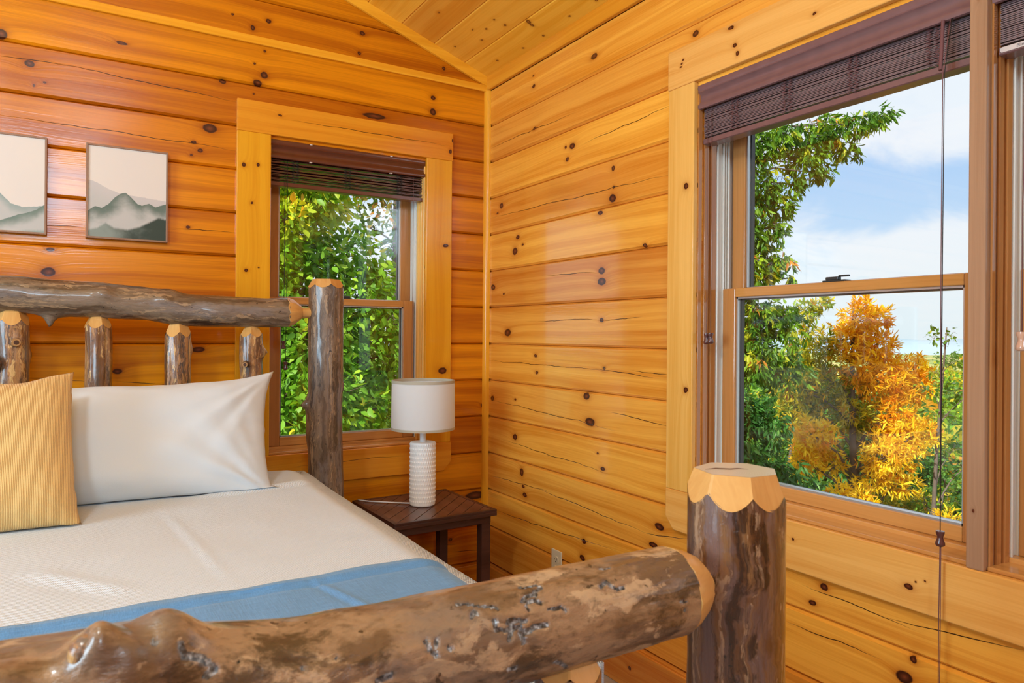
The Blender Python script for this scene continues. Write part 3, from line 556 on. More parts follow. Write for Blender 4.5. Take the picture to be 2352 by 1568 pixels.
# ---------------------------------------------------------------- pictures
def print_mat(name, u0, z0, wd, ht, ridges, lower):
    m, t, p = new_mat(name)
    s = t.sep(t.node('ShaderNodeTexCoord').outputs['Object'])
    u = t.m('DIVIDE', t.m('SUBTRACT', s[0], u0), wd); v = t.m('DIVIDE', t.m('SUBTRACT', s[2], z0), ht); uv = t.comb(u, v, 0)
    rg = t.noise(t.comb(t.m('MULTIPLY', u, 26.0), 0.0, u0 * 9), 1.0, 5.0, 0.6)
    fogn = t.noise(t.v('MULTIPLY', uv, (3.0, 5.0, 1)), 1.0, 5.0, 0.55, 0.3)
    col = t.mix(t.noise(uv, 2.0, 2.0), (0.74, 0.65, 0.58), (0.78, 0.68, 0.57))
    for (stops, amp, dark, fade, fogmul) in ridges:
        h = t.m('ADD', t.ramp(u, stops, 'B_SPLINE' if amp < 0.012 else 'LINEAR'), t.m('MULTIPLY', t.m('SUBTRACT', rg, 0.5), amp))
        dd = t.m('SUBTRACT', h, v); inside = t.sstep(dd, 0.0, 0.006)
        fog = t.sstep(t.m('ADD', dd, t.m('MULTIPLY', t.m('SUBTRACT', fogn, 0.5), fade * fogmul)), 0.0, fade)
        lay = t.mix(fog, dark, (0.52, 0.49, 0.44)); col = t.mix(inside, col, lay)
    stops, amp, dark, light = lower
    h = t.m('ADD', t.ramp(u, stops), t.m('MULTIPLY', t.m('SUBTRACT', t.noise(t.comb(t.m('MULTIPLY', u, 60.0), 0, 0), 1.0, 4.0, 0.7), 0.5), amp))
    lay = t.mix(t.sstep(t.m('ADD', u, t.m('MULTIPLY', t.m('SUBTRACT', fogn, 0.5), 1.0)), 0.1, 0.75), light, dark)
    col = t.mix(t.sstep(t.m('SUBTRACT', h, v), 0.0, 0.035), col, lay)
    t.l.new(col, p.inputs['Base Color']); p.inputs['Roughness'].default_value = 0.55
    return m
M_frame = pine('picture_frame_wood', 'z', 'x', (0.36, 0.20, 0.12), (0.24, 0.12, 0.07), (), (), 41, rough=0.45, coat=0.0)
def picture(label, x0, x1, z0, z1, mat):
    r = empty('framed_print', ((x0 + x1) / 2, YB, z0)); tag(r, label, 'picture', 'framed mountain prints over the bed')
    f = 0.0065; bm = BM()
    for a, b, c_, d_ in ((x0, x0 + f, z0, z1), (x1 - f, x1, z0, z1), (x0 + f, x1 - f, z0, z0 + f), (x0 + f, x1 - f, z1 - f, z1)): box(bm, a, b, YB - 0.026, YB - 0.0005, c_, d_)
    obj('frame', bm, M_frame, r, bevel=0.001)
    bm = BM(); box(bm, x0 + f, x1 - f, YB - 0.021, YB - 0.017, z0 + f, z1 - f); obj('print', bm, mat, r)
PZ0, PZ1 = 1.556, 1.890
picture('framed print of a dark green peak in mist, nearest the window', 0.006, 0.267, PZ0, PZ1, print_mat('misty_peak_print', 0.012, PZ0, 0.25, 0.334,
    [([(0, 0.62), (0.1, 0.60), (0.25, 0.54), (0.4, 0.50), (1.0, 0.46)], 0.02, (0.58, 0.52, 0.48), 0.2, 0.5),
     ([(0, 0.29), (0.09, 0.345), (0.17, 0.33), (0.25, 0.375), (0.33, 0.45), (0.40, 0.50), (0.47, 0.515), (0.54, 0.47), (0.62, 0.405), (0.68, 0.39), (0.77, 0.42), (0.86, 0.385), (0.93, 0.41), (1.0, 0.43)], 0.014, (0.115, 0.155, 0.115), 0.21, 1.5)],
    ([(0, 0.10), (0.12, 0.13), (0.22, 0.19), (0.32, 0.14), (0.5, 0.13), (0.65, 0.17), (0.78, 0.23), (0.9, 0.285), (1.0, 0.27)], 0.03, (0.025, 0.04, 0.022), (0.25, 0.28, 0.23))))
picture('framed print of pale hills fading into mist, cut off by the left edge', -0.372, -0.109, PZ0, PZ1, print_mat('misty_hills_print', -0.366, PZ0, 0.25, 0.334,
    [([(0, 0.40), (0.3, 0.50), (0.5, 0.40), (0.62, 0.30), (0.75, 0.27), (0.85, 0.28), (1.0, 0.30)], 0.02, (0.30, 0.35, 0.31), 0.12, 1.0),
     ([(0, 0.05), (0.5, 0.12), (0.62, 0.16), (0.70, 0.19), (0.80, 0.215), (0.90, 0.25), (1.0, 0.31)], 0.016, (0.16, 0.21, 0.16), 0.13, 1.2)],
    ([(0, 0.03), (0.6, 0.02), (0.8, 0.05), (1.0, 0.06)], 0.03, (0.3, 0.34, 0.29), (0.4, 0.42, 0.37))))

# ---------------------------------------------------------------- outlet
M_ivory = plain('ivory_plastic', (0.72, 0.66, 0.50), 0.3, nz=0.02); M_black = plain('socket_slot', (0.02, 0.02, 0.02), 0.6)
r = empty('wall_outlet', (XR, 2.348, 0.306)); tag(r, 'ivory twin wall outlet low on the right plank wall', 'outlet')
bm = BM(); box(bm, XR - 0.006, XR, 2.313, 2.383, 0.249, 0.363); obj('cover_plate', bm, M_ivory, r, bevel=0.003)
for zc in (0.325, 0.287):
    bm = BM(); prism(bm, [(2.348 + 0.0165 * math.cos(a) , zc + 0.0140 * max(-0.95, min(0.95, math.sin(a) * 1.15))) for a in [k * PI / 12 for k in range(24)]], lambda u, z: (XR - 0.0085, u, z), lambda u, z: (XR - 0.006, u, z))
    so = obj('receptacle', bm, M_ivory, r)
    bm = BM()
    for du, h_ in ((-0.0063, 0.0085), (0.0063, 0.007)): box(bm, XR - 0.0088, XR - 0.0084, 2.348 + du - 0.0012, 2.348 + du + 0.0012, zc - 0.001, zc - 0.001 + h_)
    box(bm, XR - 0.0088, XR - 0.0084, 2.3455, 2.3505, zc - 0.0095, zc - 0.0050); obj('slot', bm, M_black, so)

# ---------------------------------------------------------------- nightstand
M_ns = pine('espresso_stained_wood', 'x', 'y', (0.085, 0.036, 0.024), (0.035, 0.014, 0.010), (), (), 51, rough=0.33, coat=0.25, vary=0.1)
M_nst = pine('espresso_top', 'y', 'x', (0.14, 0.066, 0.046), (0.07, 0.030, 0.022), (), (), 52, rough=0.33, coat=0.3, vary=0.1)
NS = (1.191, 2.667); ang = math.radians(1.8)
r = empty('nightstand', (NS[0], NS[1], 0)); tag(r, 'dark brown square nightstand with slatted top, in the corner beside the bed', 'nightstand')
R_ = Matrix.Translation((NS[0], NS[1], 0)) @ Matrix.Rotation(ang, 4, 'Z'); hw = 0.2195
def rbox(bm, *a): return box(bm, *a, mat=R_)
bm = BM(); rbox(bm, -hw, hw, -hw, hw, 0.505, 0.520)
for a, b, c_, d_ in ((-hw, hw, -hw, -hw + 0.018), (-hw, hw, hw - 0.018, hw), (-hw, -hw + 0.018, -hw + 0.018, hw - 0.018), (hw - 0.018, hw, -hw + 0.018, hw - 0.018)): rbox(bm, a, b, c_, d_, 0.520, 0.530)
obj('top_frame', bm, M_ns, r, bevel=0.0015)
inner = hw - 0.018; pitch = 0.0489
for k in range(-8, 9):      # diagonal boards clipped to the square
    c0, c1 = k * pitch + 0.0012, (k + 1) * pitch - 0.0012
    sq = [(-inner, -inner), (inner, -inner), (inner, inner), (-inner, inner)]
    def clip(poly, s, lim):
        out = []
        for i in range(len(poly)):
            a, b = poly[i], poly[(i + 1) % len(poly)]
            fa, fb = s * ((a[1] - a[0]) / math.sqrt(2)) - lim, s * ((b[1] - b[0]) / math.sqrt(2)) - lim
            if fa <= 0: out.append(a)
            if fa * fb < 0: t_ = fa / (fa - fb); out.append((a[0] + (b[0] - a[0]) * t_, a[1] + (b[1] - a[1]) * t_))
        return out
    pg = clip(clip(sq, 1, c1), -1, -c0)
    if len(pg) >= 3:
        bm = BM(); prism(bm, pg, lambda x, y: R_ @ Vector((x, y, 0.5200)), lambda x, y: R_ @ Vector((x, y, 0.5290))); obj('top_board', bm, M_nst, r, bevel=0.0012)
bm = BM(); q = hw - 0.018
for a, b, c_, d_ in ((-q, q, -q, -q + 0.018), (-q, q, q - 0.018, q), (-q, -q + 0.018, -q + 0.018, q - 0.018), (q - 0.018, q, -q + 0.018, q - 0.018)): rbox(bm, a, b, c_, d_, 0.475, 0.505)
obj('apron', bm, M_ns, r, bevel=0.0015)
for sx_ in (-1, 1):
    for sy_ in (-1, 1):
        cx_, cy_ = sx_ * (q - 0.021), sy_ * (q - 0.021); bm = BM(); rbox(bm, cx_ - 0.020, cx_ + 0.020, cy_ - 0.020, cy_ + 0.020, 0.0, 0.505)
        obj('leg', bm, M_ns, r, bevel=0.002)

# ---------------------------------------------------------------- lamp
M_cer = plain('matt_white_ceramic', (0.90, 0.89, 0.86), 0.5, nz=0.02); M_stem = plain('white_enamel', (0.75, 0.75, 0.75), 0.3, nz=0.01)
M_shade = plain('white_lamp_linen', (0.93, 0.94, 0.94), 0.8, nz=0.01, scale=60, trans=0.5); M_hem = plain('cream_shade_hem', (0.52, 0.47, 0.36), 0.8, nz=0.04, trans=0.1)
LX, LY, LZ = 1.190, 2.670, 0.530
r = empty('table_lamp', (LX, LY, LZ)); tag(r, 'white table lamp with scalloped ceramic base and drum shade on the nightstand', 'lamp')
nr, nc = 14, 34; Hb = 0.258; Rb = 0.0526; bm = BM()
prof = [(0.047, 0.0), (Rb - 0.002, 0.003)] + [(Rb, 0.006 + (Hb - 0.012) * i / (nr * 6)) for i in range(nr * 6 + 1)] + [(Rb - 0.002, Hb - 0.002), (0.040, Hb), (0.012, Hb)]
def scal(f, z):
    if z < 0.006 or z > Hb - 0.005: return 0
    row = (z - 0.006) / (Hb - 0.012) * nr; k = int(row); fr_ = row - k; cphase = math.cos(2 * PI * (f * nc + 0.5 * (k % 2)))
    return (0.085 * (fr_ ** 2.0) - 0.035) * (0.5 + 0.5 * cphase) + 0.012 * cphase
lathe(bm, prof, (LX, LY, LZ), nc * 6, scal); obj('base', bm, M_cer, r, smooth=50)
bm = BM(); lathe(bm, [(0.0125, Hb), (0.0125, Hb + 0.075), (0.014, Hb + 0.076), (0.014, Hb + 0.10)], (LX, LY, LZ), 24); nk = obj('neck', bm, M_stem, r, smooth=50)
ZS0, ZS1, RS0, RS1 = LZ + 0.308, LZ + 0.508, 0.129, 0.127
def shell(bm, z0, z1, r0, r1, th, n=72):
    prof = [(r0, z0), (r1, z1), (r1 - th, z1), (r0 - th, z0)]
    rings = [[bm.verts.new((LX + a * math.cos(2 * PI * k / n), LY + a * math.sin(2 * PI * k / n), b)) for k in range(n)] for a, b in prof]
    for i in range(4):
        a, b = rings[i], rings[(i + 1) % 4]
        for k in range(n): bm.faces.new([a[k], a[(k + 1) % n], b[(k + 1) % n], b[k]])
bm = BM(); shell(bm, ZS0 + 0.004, ZS1 - 0.004, RS0, RS1, 0.0012); sh = obj('lamp_shade', bm, M_shade, r, smooth=40)
bm = BM(); shell(bm, ZS1 - 0.012, ZS1, RS1 + 0.0009, RS1 + 0.0009, 0.0034); obj('shade_hem', bm, M_hem, sh, smooth=40)
bm = BM(); shell(bm, ZS0, ZS0 + 0.010, RS0 + 0.0009, RS0 + 0.0009, 0.0034); obj('shade_hem', bm, M_hem, sh, smooth=40)
bm = BM(); lathe(bm, [(0.013, Hb + 0.10), (0.013, Hb + 0.125), (0.022, Hb + 0.14), (0.030, Hb + 0.165), (0.028, Hb + 0.188), (0.014, Hb + 0.203), (0.0, Hb + 0.206)], (LX, LY, LZ), 20); obj('bulb', bm, plain('frosted_bulb', (0.85, 0.85, 0.82), 0.3), r, smooth=60)
bm = BM()
for a in range(3):
    th = a * 2 * PI / 3 + 0.4; tube(bm, [(LX + 0.02 * math.cos(th), LY + 0.02 * math.sin(th), ZS0 + 0.045), (LX + (RS0 - 0.003) * math.cos(th), LY + (RS0 - 0.003) * math.sin(th), ZS0 + 0.012)], 0.0012, 6)
lathe(bm, [(0.024, ZS0 - LZ + 0.043), (0.024, ZS0 - LZ + 0.047)], (LX, LY, LZ), 20); obj('shade_spider', bm, M_metal, r)
bm = BM(); tube(bm, [(LX - 0.045, LY + 0.025, LZ + 0.006), (LX - 0.09, LY + 0.07, LZ + 0.004), (LX - 0.13, LY + 0.10, LZ + 0.005), (LX - 0.17, LY + 0.14, LZ + 0.004), (LX - 0.20, LY + 0.18, LZ + 0.004), (LX - 0.205, LY + 0.195, LZ + 0.004)], 0.0028, 8); obj('power_cord', bm, M_stem, r, smooth=180)
# knobs on the neck: pull chain switch
bm = BM(); tube(bm, [(LX - 0.012, LY, LZ + 0.316), (LX - 0.032, LY - 0.012, LZ + 0.322)], 0.003, 8); tube(bm, [(LX - 0.030, LY - 0.010, LZ + 0.325), (LX - 0.042, LY - 0.020, LZ + 0.312)], 0.0026, 8); obj('switch', bm, M_metal, r, smooth=60)

# ================================================================ LOG BED
PA = ((0.035, 0.021, 0.013), (0.15, 0.088, 0.048), (0.32, 0.205, 0.12), (0.47, 0.33, 0.20), (0.19, 0.15, 0.125))
PB = ((0.035, 0.022, 0.014), (0.12, 0.075, 0.044), (0.22, 0.15, 0.095), (0.38, 0.25, 0.14), (0.22, 0.18, 0.16))
PC = ((0.022, 0.009, 0.005), (0.11, 0.045, 0.016), (0.21, 0.10, 0.036), (0.36, 0.22, 0.12), (0.16, 0.11, 0.11))
PS = ((0.025, 0.017, 0.012), (0.17, 0.07, 0.022), (0.44, 0.21, 0.07), (0.64, 0.38, 0.14), (0.12, 0.11, 0.10))
M_fr = bark('foot_rail_bark', 'x', PA, 1.0, gallery=True, streak=24, run=11.0, rough=0.34)
M_hr = bark('head_rail_bark', 'x', PB, 2.0, streak=44, run=6.0)
M_hp = bark('head_post_bark', 'z', PB, 3.3, streak=62, run=3.2, rough=0.45)
M_fp = bark('foot_post_bark', 'z', PC, 4.0, streak=52, run=1.8, rough=0.22, bias=0.02, peel=0.848)  # pale window side: peeled wood, with window light put into its tone
M_sp = bark('spindle_bark', 'z', PS, 5.0, streak=60, run=4.5, rough=0.28)
M_peel = pine('peeled_log_wood', 'x', 'z', (0.72, 0.42, 0.13), (0.58, 0.29, 0.07), (), (), 61, rough=0.4, coat=0.3, vary=0.0)
M_peelz = pine('peeled_post_wood', 'z', 'x', (0.72, 0.42, 0.13), (0.58, 0.29, 0.07), (), (), 62, rough=0.4, coat=0.3, vary=0.0)
m_, t_, p_ = new_mat('end_grain'); tc_ = t_.node('ShaderNodeTexCoord').outputs['Object']
q_ = t_.v('MULTIPLY_ADD', tc_, (1, 1, 0), (-0.775, -0.70, 0)); L_ = t_.v('LENGTH', t_.v('ADD', q_, t_.v('SCALE', t_.comb(t_.noise(tc_, 30), t_.noise(tc_, 22), 0), scale=0.01)))
rg_ = t_.m('SINE', t_.m('MULTIPLY', L_, 1900.0)); c_ = t_.mix(t_.m('MULTIPLY_ADD', rg_, 0.25, 0.5), (0.70, 0.60, 0.46), (0.80, 0.72, 0.60))
t_.l.new(c_, p_.inputs['Base Color']); p_.inputs['Roughness'].default_value = 0.3; p_.inputs['Coat Weight'].default_value = 0.7; p_.inputs['Coat Roughness'].default_value = 0.18
M_end = m_

def axis_frame(axis): return (Vector((1, 0, 0)), Vector((0, -1, 0)), Vector((0, 0, 1))) if axis == 'x' else (Vector((0, 0, 1)), Vector((1, 0, 0)), Vector((0, 1, 0)))
def interp(keys, s):
    if s <= keys[0][0]: return keys[0][1:]
    for a, b in zip(keys, keys[1:]):
        if s <= b[0]:
            f = (s - a[0]) / (b[0] - a[0]); f = f * f * (3 - 2 * f); return tuple(p + (q - p) * f for p, q in zip(a[1:], b[1:]))
    return keys[-1][1:]
def log_mesh(name, axis, keys, mat, parent, step=0.01, n=48, rough=0.0022, bumps=(), seed=0.0, cut0=None, cut1=None, caps=True, flutes=0.0, gal=None):
    """keys: (s, c1, c2, r) centre line and radius along the axis; bumps: (s, theta, height, width_s, width_theta); cut: end height as a function of theta"""
    A, E1, E2 = axis_frame(axis); s0, s1 = keys[0][0], keys[-1][0]; ns = max(2, int((s1 - s0) / step)); V = []; F = []; G = []
    for i in range(ns + 1):
        for k in range(n):
            th = 2 * PI * k / n; s = s0 + (s1 - s0) * i / ns
            if cut1: top = cut1(th); s = s0 + (top - s0) * i / ns
            if cut0: bot = cut0(th); s = bot + (s1 - bot) * i / ns if not cut1 else s
            c1, c2, r_ = interp(keys, s)
            e = E1 * math.cos(th) + E2 * math.sin(th)
            q = Vector((s * 7 if axis == 'x' else e.x * 2.2, e.y * 2.2 if axis == 'x' else e.y * 2.2, e.z * 2.2 if axis == 'x' else s * 7)) + Vector((seed, seed * 2, seed * 3))
            r2 = r_ * (1 + 0.035 * noise.noise(q * 0.5)) + rough * noise.noise(q * 1.4) + rough * 0.4 * noise.noise(q * 4)
            if flutes: r2 += flutes * noise.noise(Vector((math.cos(th) * 2.6, math.sin(th) * 2.6, s * 2.0 + seed)))
            for (bs, bt, bh, ws, wt) in bumps:
                dt = (th - bt + PI) % (2 * PI) - PI
                x2 = ((s - bs) / ws) ** 2 + (dt / wt) ** 2
                if x2 < 9: r2 += bh * math.exp(-x2)
            g = 0.0
            if gal is not None:
                g = gal(s, th); r2 -= 0.0022 * g
            G.append(g)
            ctr = A * s + (Vector((0, c1, c2)) if axis == 'x' else Vector((c1, c2, 0)))
            V.append(ctr + e * r2)
    for i in range(ns):
        for k in range(n):
            a = i * n + k; b = i * n + (k + 1) % n; F.append((a, b, b + n, a + n))
    bm = BM(); vs = [bm.verts.new(v) for v in V]
    for f in F: bm.faces.new([vs[j] for j in f])
    if caps:
        for row in (0, ns):
            ring = vs[row * n:(row + 1) * n]; c = bm.verts.new(sum((v.co for v in ring), Vector()) / n)
            for k in range(n): bm.faces.new([ring[k], ring[(k + 1) % n], c])
    o = obj(name, bm, mat, parent, smooth=70)
    if gal is not None:
        G += [0.0] * (len(o.data.vertices) - len(G)); at = o.data.attributes.new('gallery', 'FLOAT', 'POINT'); at.data.foreach_set('value', np.array(G, dtype=np.float32))
    return o
def facet_cut(zt, R, a, m, phis):
    """height at which planar chisel cuts leave a log of radius R"""
    def f(th):
        dd = min(abs((th - p_ + PI) % (2 * PI) - PI) for p_ in phis); return zt - m * (R * math.cos(dd) - a)
    return f
def facet_cap(name, cx_, cy_, zt, R, a, m, phis, mat_side, mat_top, parent, n=96, tenon=None):
    cut = facet_cut(zt, R, a, m, phis); bm = BM(); outer = []; top = []
    for k in range(n):
        th = 2 * PI * k / n; dd = min(abs((th - p_ + PI) % (2 * PI) - PI) for p_ in phis)
        outer.append(bm.verts.new((cx_ + R * math.cos(th), cy_ + R * math.sin(th), cut(th)))); rt = min(R, a / math.cos(dd))
        top.append(bm.verts.new((cx_ + rt * math.cos(th), cy_ + rt * math.sin(th), zt)))
    for k in range(n): bm.faces.new([outer[k], outer[(k + 1) % n], top[(k + 1) % n], top[k]])
    if tenon:
        r_, zz = tenon; ring = [bm.verts.new((cx_ + r_ * math.cos(2 * PI * k / n), cy_ + r_ * math.sin(2 * PI * k / n), zt + (zz - zt) * 0.3)) for k in range(n)]
        ring2 = [bm.verts.new((cx_ + r_ * math.cos(2 * PI * k / n), cy_ + r_ * math.sin(2 * PI * k / n), zz)) for k in range(n)]
        for p1, p2 in ((top, ring), (ring, ring2)):
            for k in range(n): bm.faces.new([p1[k], p1[(k + 1) % n], p2[(k + 1) % n], p2[k]])
        bm.faces.new(ring2); return obj(name, bm, mat_side, parent, smooth=8)
    o = obj(name, bm, mat_side, parent, smooth=8)
    bm = BM(); bm.faces.new([bm.verts.new(v) for v in [(cx_ + min(R, a / math.cos(min(abs((2 * PI * k / n - p_ + PI) % (2 * PI) - PI) for p_ in phis))) * math.cos(2 * PI * k / n), cy_ + min(R, a / math.cos(min(abs((2 * PI * k / n - p_ + PI) % (2 * PI) - PI) for p_ in phis))) * math.sin(2 * PI * k / n), zt + 0.0002) for k in range(n)]])
    obj('end_grain', bm, mat_top, o)
    return o
bed = empty('log_bed', (-0.20, 1.70, 0)); tag(bed, 'rustic bed of varnished knotty logs with tall corner posts', 'bed')
PX, FY, HY, PR = 0.796, 0.700, 2.700, 0.0665
phF = [math.radians(a) for a in (162, -145, -95, -48, 0, 52, 107)]
phH = [math.radians(a) for a in (-170, -118, -62, -8, 50, 110, 155)]
# foot posts
cf = facet_cut(1.036, PR, 0.0520, 3.0, phF)
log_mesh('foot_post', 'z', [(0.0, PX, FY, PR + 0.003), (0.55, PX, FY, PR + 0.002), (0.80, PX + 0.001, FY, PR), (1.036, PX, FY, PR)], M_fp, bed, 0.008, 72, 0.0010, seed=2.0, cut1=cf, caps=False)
facet_cap('chiseled_top', PX, FY, 1.036, PR * 1.01, 0.0520, 3.0, phF, M_peelz, M_end, bed)
bm = BM()          # drying crack across the end grain
tube(bm, [(PX - 0.038, FY + 0.022, 1.0362), (PX - 0.022, FY + 0.018, 1.0364), (PX - 0.008, FY + 0.004, 1.0364), (PX + 0.006, FY + 0.002, 1.0364), (PX + 0.016, FY - 0.008, 1.0362)], [0.0003, 0.0013, 0.0014, 0.0010, 0.0002], 6); obj('check_crack', bm, plain('crack_shadowed_wood', (0.12, 0.05, 0.02), 0.8), bed)
# head post, right
ch = facet_cut(1.430, PR, 0.048, 1.8, phH)
log_mesh('head_post', 'z', [(0.0, PX + 0.008, HY, PR + 0.006), (0.55, PX + 0.006, HY, PR + 0.003), (0.75, PX + 0.004, HY, PR - 0.002), (0.86, PX - 0.004, HY, PR + 0.001), (1.0, PX, HY, PR - 0.003), (1.2, PX + 0.001, HY, PR - 0.002), (1.45, PX, HY, PR - 0.001)], M_hp, bed, 0.010, 64, 0.0020,
         bumps=[(0.955, PI, 0.018, 0.012, 0.16), (0.955, PI, 0.010, 0.035, 0.4), (0.835, -2.55, 0.012, 0.022, 0.22), (0.835, -2.55, -0.010, 0.008, 0.07), (1.02, 0.15, 0.011, 0.03, 0.3), (1.02, -0.5, 0.006, 0.018, 0.2)], seed=5.0, cut1=ch, caps=False)
facet_cap('chiseled_top', PX, HY, 1.430, PR * 1.0, 0.048, 1.8, phH, M_peelz, M_end, bed)
# left pair, beyond the frame
XLP = -1.19
for nm, yy, zt, mt in (('foot_post', FY, 1.047, M_fp), ('head_post', HY, 1.43, M_hp)):
    log_mesh(nm, 'z', [(0.0, XLP, yy, PR), (zt, XLP, yy, PR)], mt, bed, 0.04, 32, 0.002, seed=9.0)
# head rail
HK = [(-1.06, HY, 1.33, 0.058), (-0.40, HY, 1.335, 0.058), (-0.20, HY, 1.338, 0.056), (0.02, HY, 1.330, 0.059), (0.16, HY, 1.322, 0.056), (0.31, HY, 1.302, 0.056), (0.42, HY - 0.004, 1.300, 0.054), (0.56, HY, 1.298, 0.053), (0.652, HY, 1.302, 0.054)]
log_mesh('head_rail', 'x', HK, M_hr, bed, 0.008, 64, 0.0022, seed=3.0, bumps=[(0.055, 0.35, 0.012, 0.022, 0.3), (0.055, 0.35, -0.005, 0.009, 0.12), (-0.09, -1.45, 0.030, 0.012, 0.16), (-0.09, -1.45, 0.010, 0.035, 0.3), (0.26, 1.3, 0.009, 0.03, 0.4), (0.24, 0.5, 0.006, 0.03, 0.3), (0.40, -0.2, 0.005, 0.05, 0.5), (-0.2, 0.9, 0.006, 0.06, 0.6)])
def cone_end(name, x0, x1, x2, y, z, R, r1, r2, parent, nf=9, n=72):
    bm = BM(); rows = []
    for s, rad, fac in ((x0, R, 0.0), (x0 + (x1 - x0) * 0.4, R * 0.80 + r1 * 0.18, 0.5), (x1, r1 * 1.12, 0.7), (x1 + 0.001, r2, 0.0), (x2, r2, 0.0)):
        row = []
        for k in range(n):
            th = 2 * PI * k / n; dd = (th * nf / (2 * PI)) % 1 - 0.5; rr = rad * (1 + fac * (math.cos(PI / nf) / math.cos(dd * 2 * PI / nf) - 1)); wob = (0.010 * abs(math.cos(dd * PI)) + 0.004 * noise.noise(Vector((math.cos(th) * 2, math.sin(th) * 2, x0)))) * -(0.35 if x0 > 0.66 else 1.0) if s == x0 else 0.0
            row.append(bm.verts.new((s + wob, y - rr * math.cos(th), z + rr * math.sin(th))))
        rows.append(row)
    for a, b in zip(rows, rows[1:]):
        for k in range(n): bm.faces.new([a[k], a[(k + 1) % n], b[(k + 1) % n], b[k]])
    bm.faces.new(rows[0]); bm.faces.new(rows[-1]); return obj(name, bm, M_peel, parent, smooth=25)
cone_end('peeled_tenon', 0.655, 0.702, 0.735, HY, 1.302, 0.0545, 0.022, 0.020, bed)
# lower head rail, side rails
log_mesh('head_rail', 'x', [(-1.13, HY, 0.42, 0.05), (0.73, HY, 0.42, 0.05)], M_hr, bed, 0.04, 32, 0.002, seed=7.0)
for xx in (0.72, -1.12): bm = BM(); box(bm, xx - 0.02, xx + 0.02, FY + 0.05, HY - 0.05, 0.22, 0.38); obj('side_rail', bm, M_ns, bed, bevel=0.004)
# head spindles
M_br = plain('cut_branch_end', (0.42, 0.22, 0.08), 0.4, coat=0.5, nz=0.3, scale=60); M_heart = plain('dark_branch_heart', (0.07, 0.025, 0.01), 0.5)
def stub(parent, c, dirv, L, r_, ring=True):
    c = Vector(c); dv = Vector(dirv).normalized(); bm = BM(); tube(bm, [c - dv * 0.02, c + dv * L * 0.5, c + dv * L], [r_ * 1.5, r_ * 1.15, r_], 16); s_ = obj('branch_stub', bm, M_sp, parent, smooth=50)
    if ring:
        bm = BM(); tube(bm, [c + dv * (L - 0.0005), c + dv * (L + 0.001)], [r_ * 0.97, r_ * 0.9], 16); e_ = obj('cut_face', bm, M_br, s_)
        bm = BM(); tube(bm, [c + dv * (L + 0.0008), c + dv * (L + 0.0018)], [r_ * 0.6, r_ * 0.5], 12); obj('dark_heart', bm, M_heart, s_)
SPN = [(-0.190, 0.0455, 1.284, 1.0, 0.0), (0.042, 0.038, 1.268, 2.0, 0.007), (0.280, 0.0415, 1.250, 3.0, 0.004), (0.523, 0.0385, 1.238, 4.0, 0.0015), (-0.425, 0.042, 1.28, 5.0, 0.002), (-0.66, 0.04, 1.28, 6.0, 0.004), (-0.90, 0.042, 1.28, 7.0, 0.003)]
for i, (sx_, sr, zt, sd, fl) in enumerate(SPN):
    ph = [sd + k * 2 * PI / 5 + 0.15 * math.sin(k * 7 + sd) for k in range(5)]; a_ = sr * 0.62; mm = (2.4, 2.2, 2.6, 1.9, 1, 1, 1)[i]
    cc = facet_cut(zt, sr, a_, mm, ph); bp = []
    if i == 0: bp = [(1.20, -1.0, 0.007, 0.02, 0.35), (1.15, 0.0, 0.006, 0.018, 0.3)]
    if i == 2: bp = [(1.165, 0.0, 0.009, 0.02, 0.25), (1.10, 0.2, -0.004, 0.05, 0.5)]
    if i == 3: bp = [(1.155, -0.1, 0.016, 0.022, 0.42), (1.155, -0.1, 0.006, 0.008, 0.2), (1.10, 0, 0.003, 0.03, 0.5)]
    log_mesh('spindle', 'z', [(0.42, sx_, HY, sr), (1.05, sx_ + 0.002, HY, sr), (1.15, sx_ + 0.003 * math.sin(sd), HY, sr * 0.99), (zt, sx_, HY, sr)], M_sp, bed, 0.012, 56, 0.0016, bumps=bp, seed=sd * 3, cut1=cc, caps=False, flutes=fl)
    facet_cap('peeled_tenon', sx_, HY, zt, sr * 1.0, a_, mm, ph, M_peelz, M_end, bed, 80, tenon=(0.019, zt + 0.03))
stub(bed, (-0.178, HY - 0.038, 1.190), (0.25, -1, 0.0), 0.016, 0.0125)
stub(bed, (-0.235, HY - 0.038, 1.125), (0.1, -1, 0.1), 0.020, 0.020)
stub(bed, (0.500, HY - 0.032, 1.113), (-0.45, -1, -0.1), 0.016, 0.010)
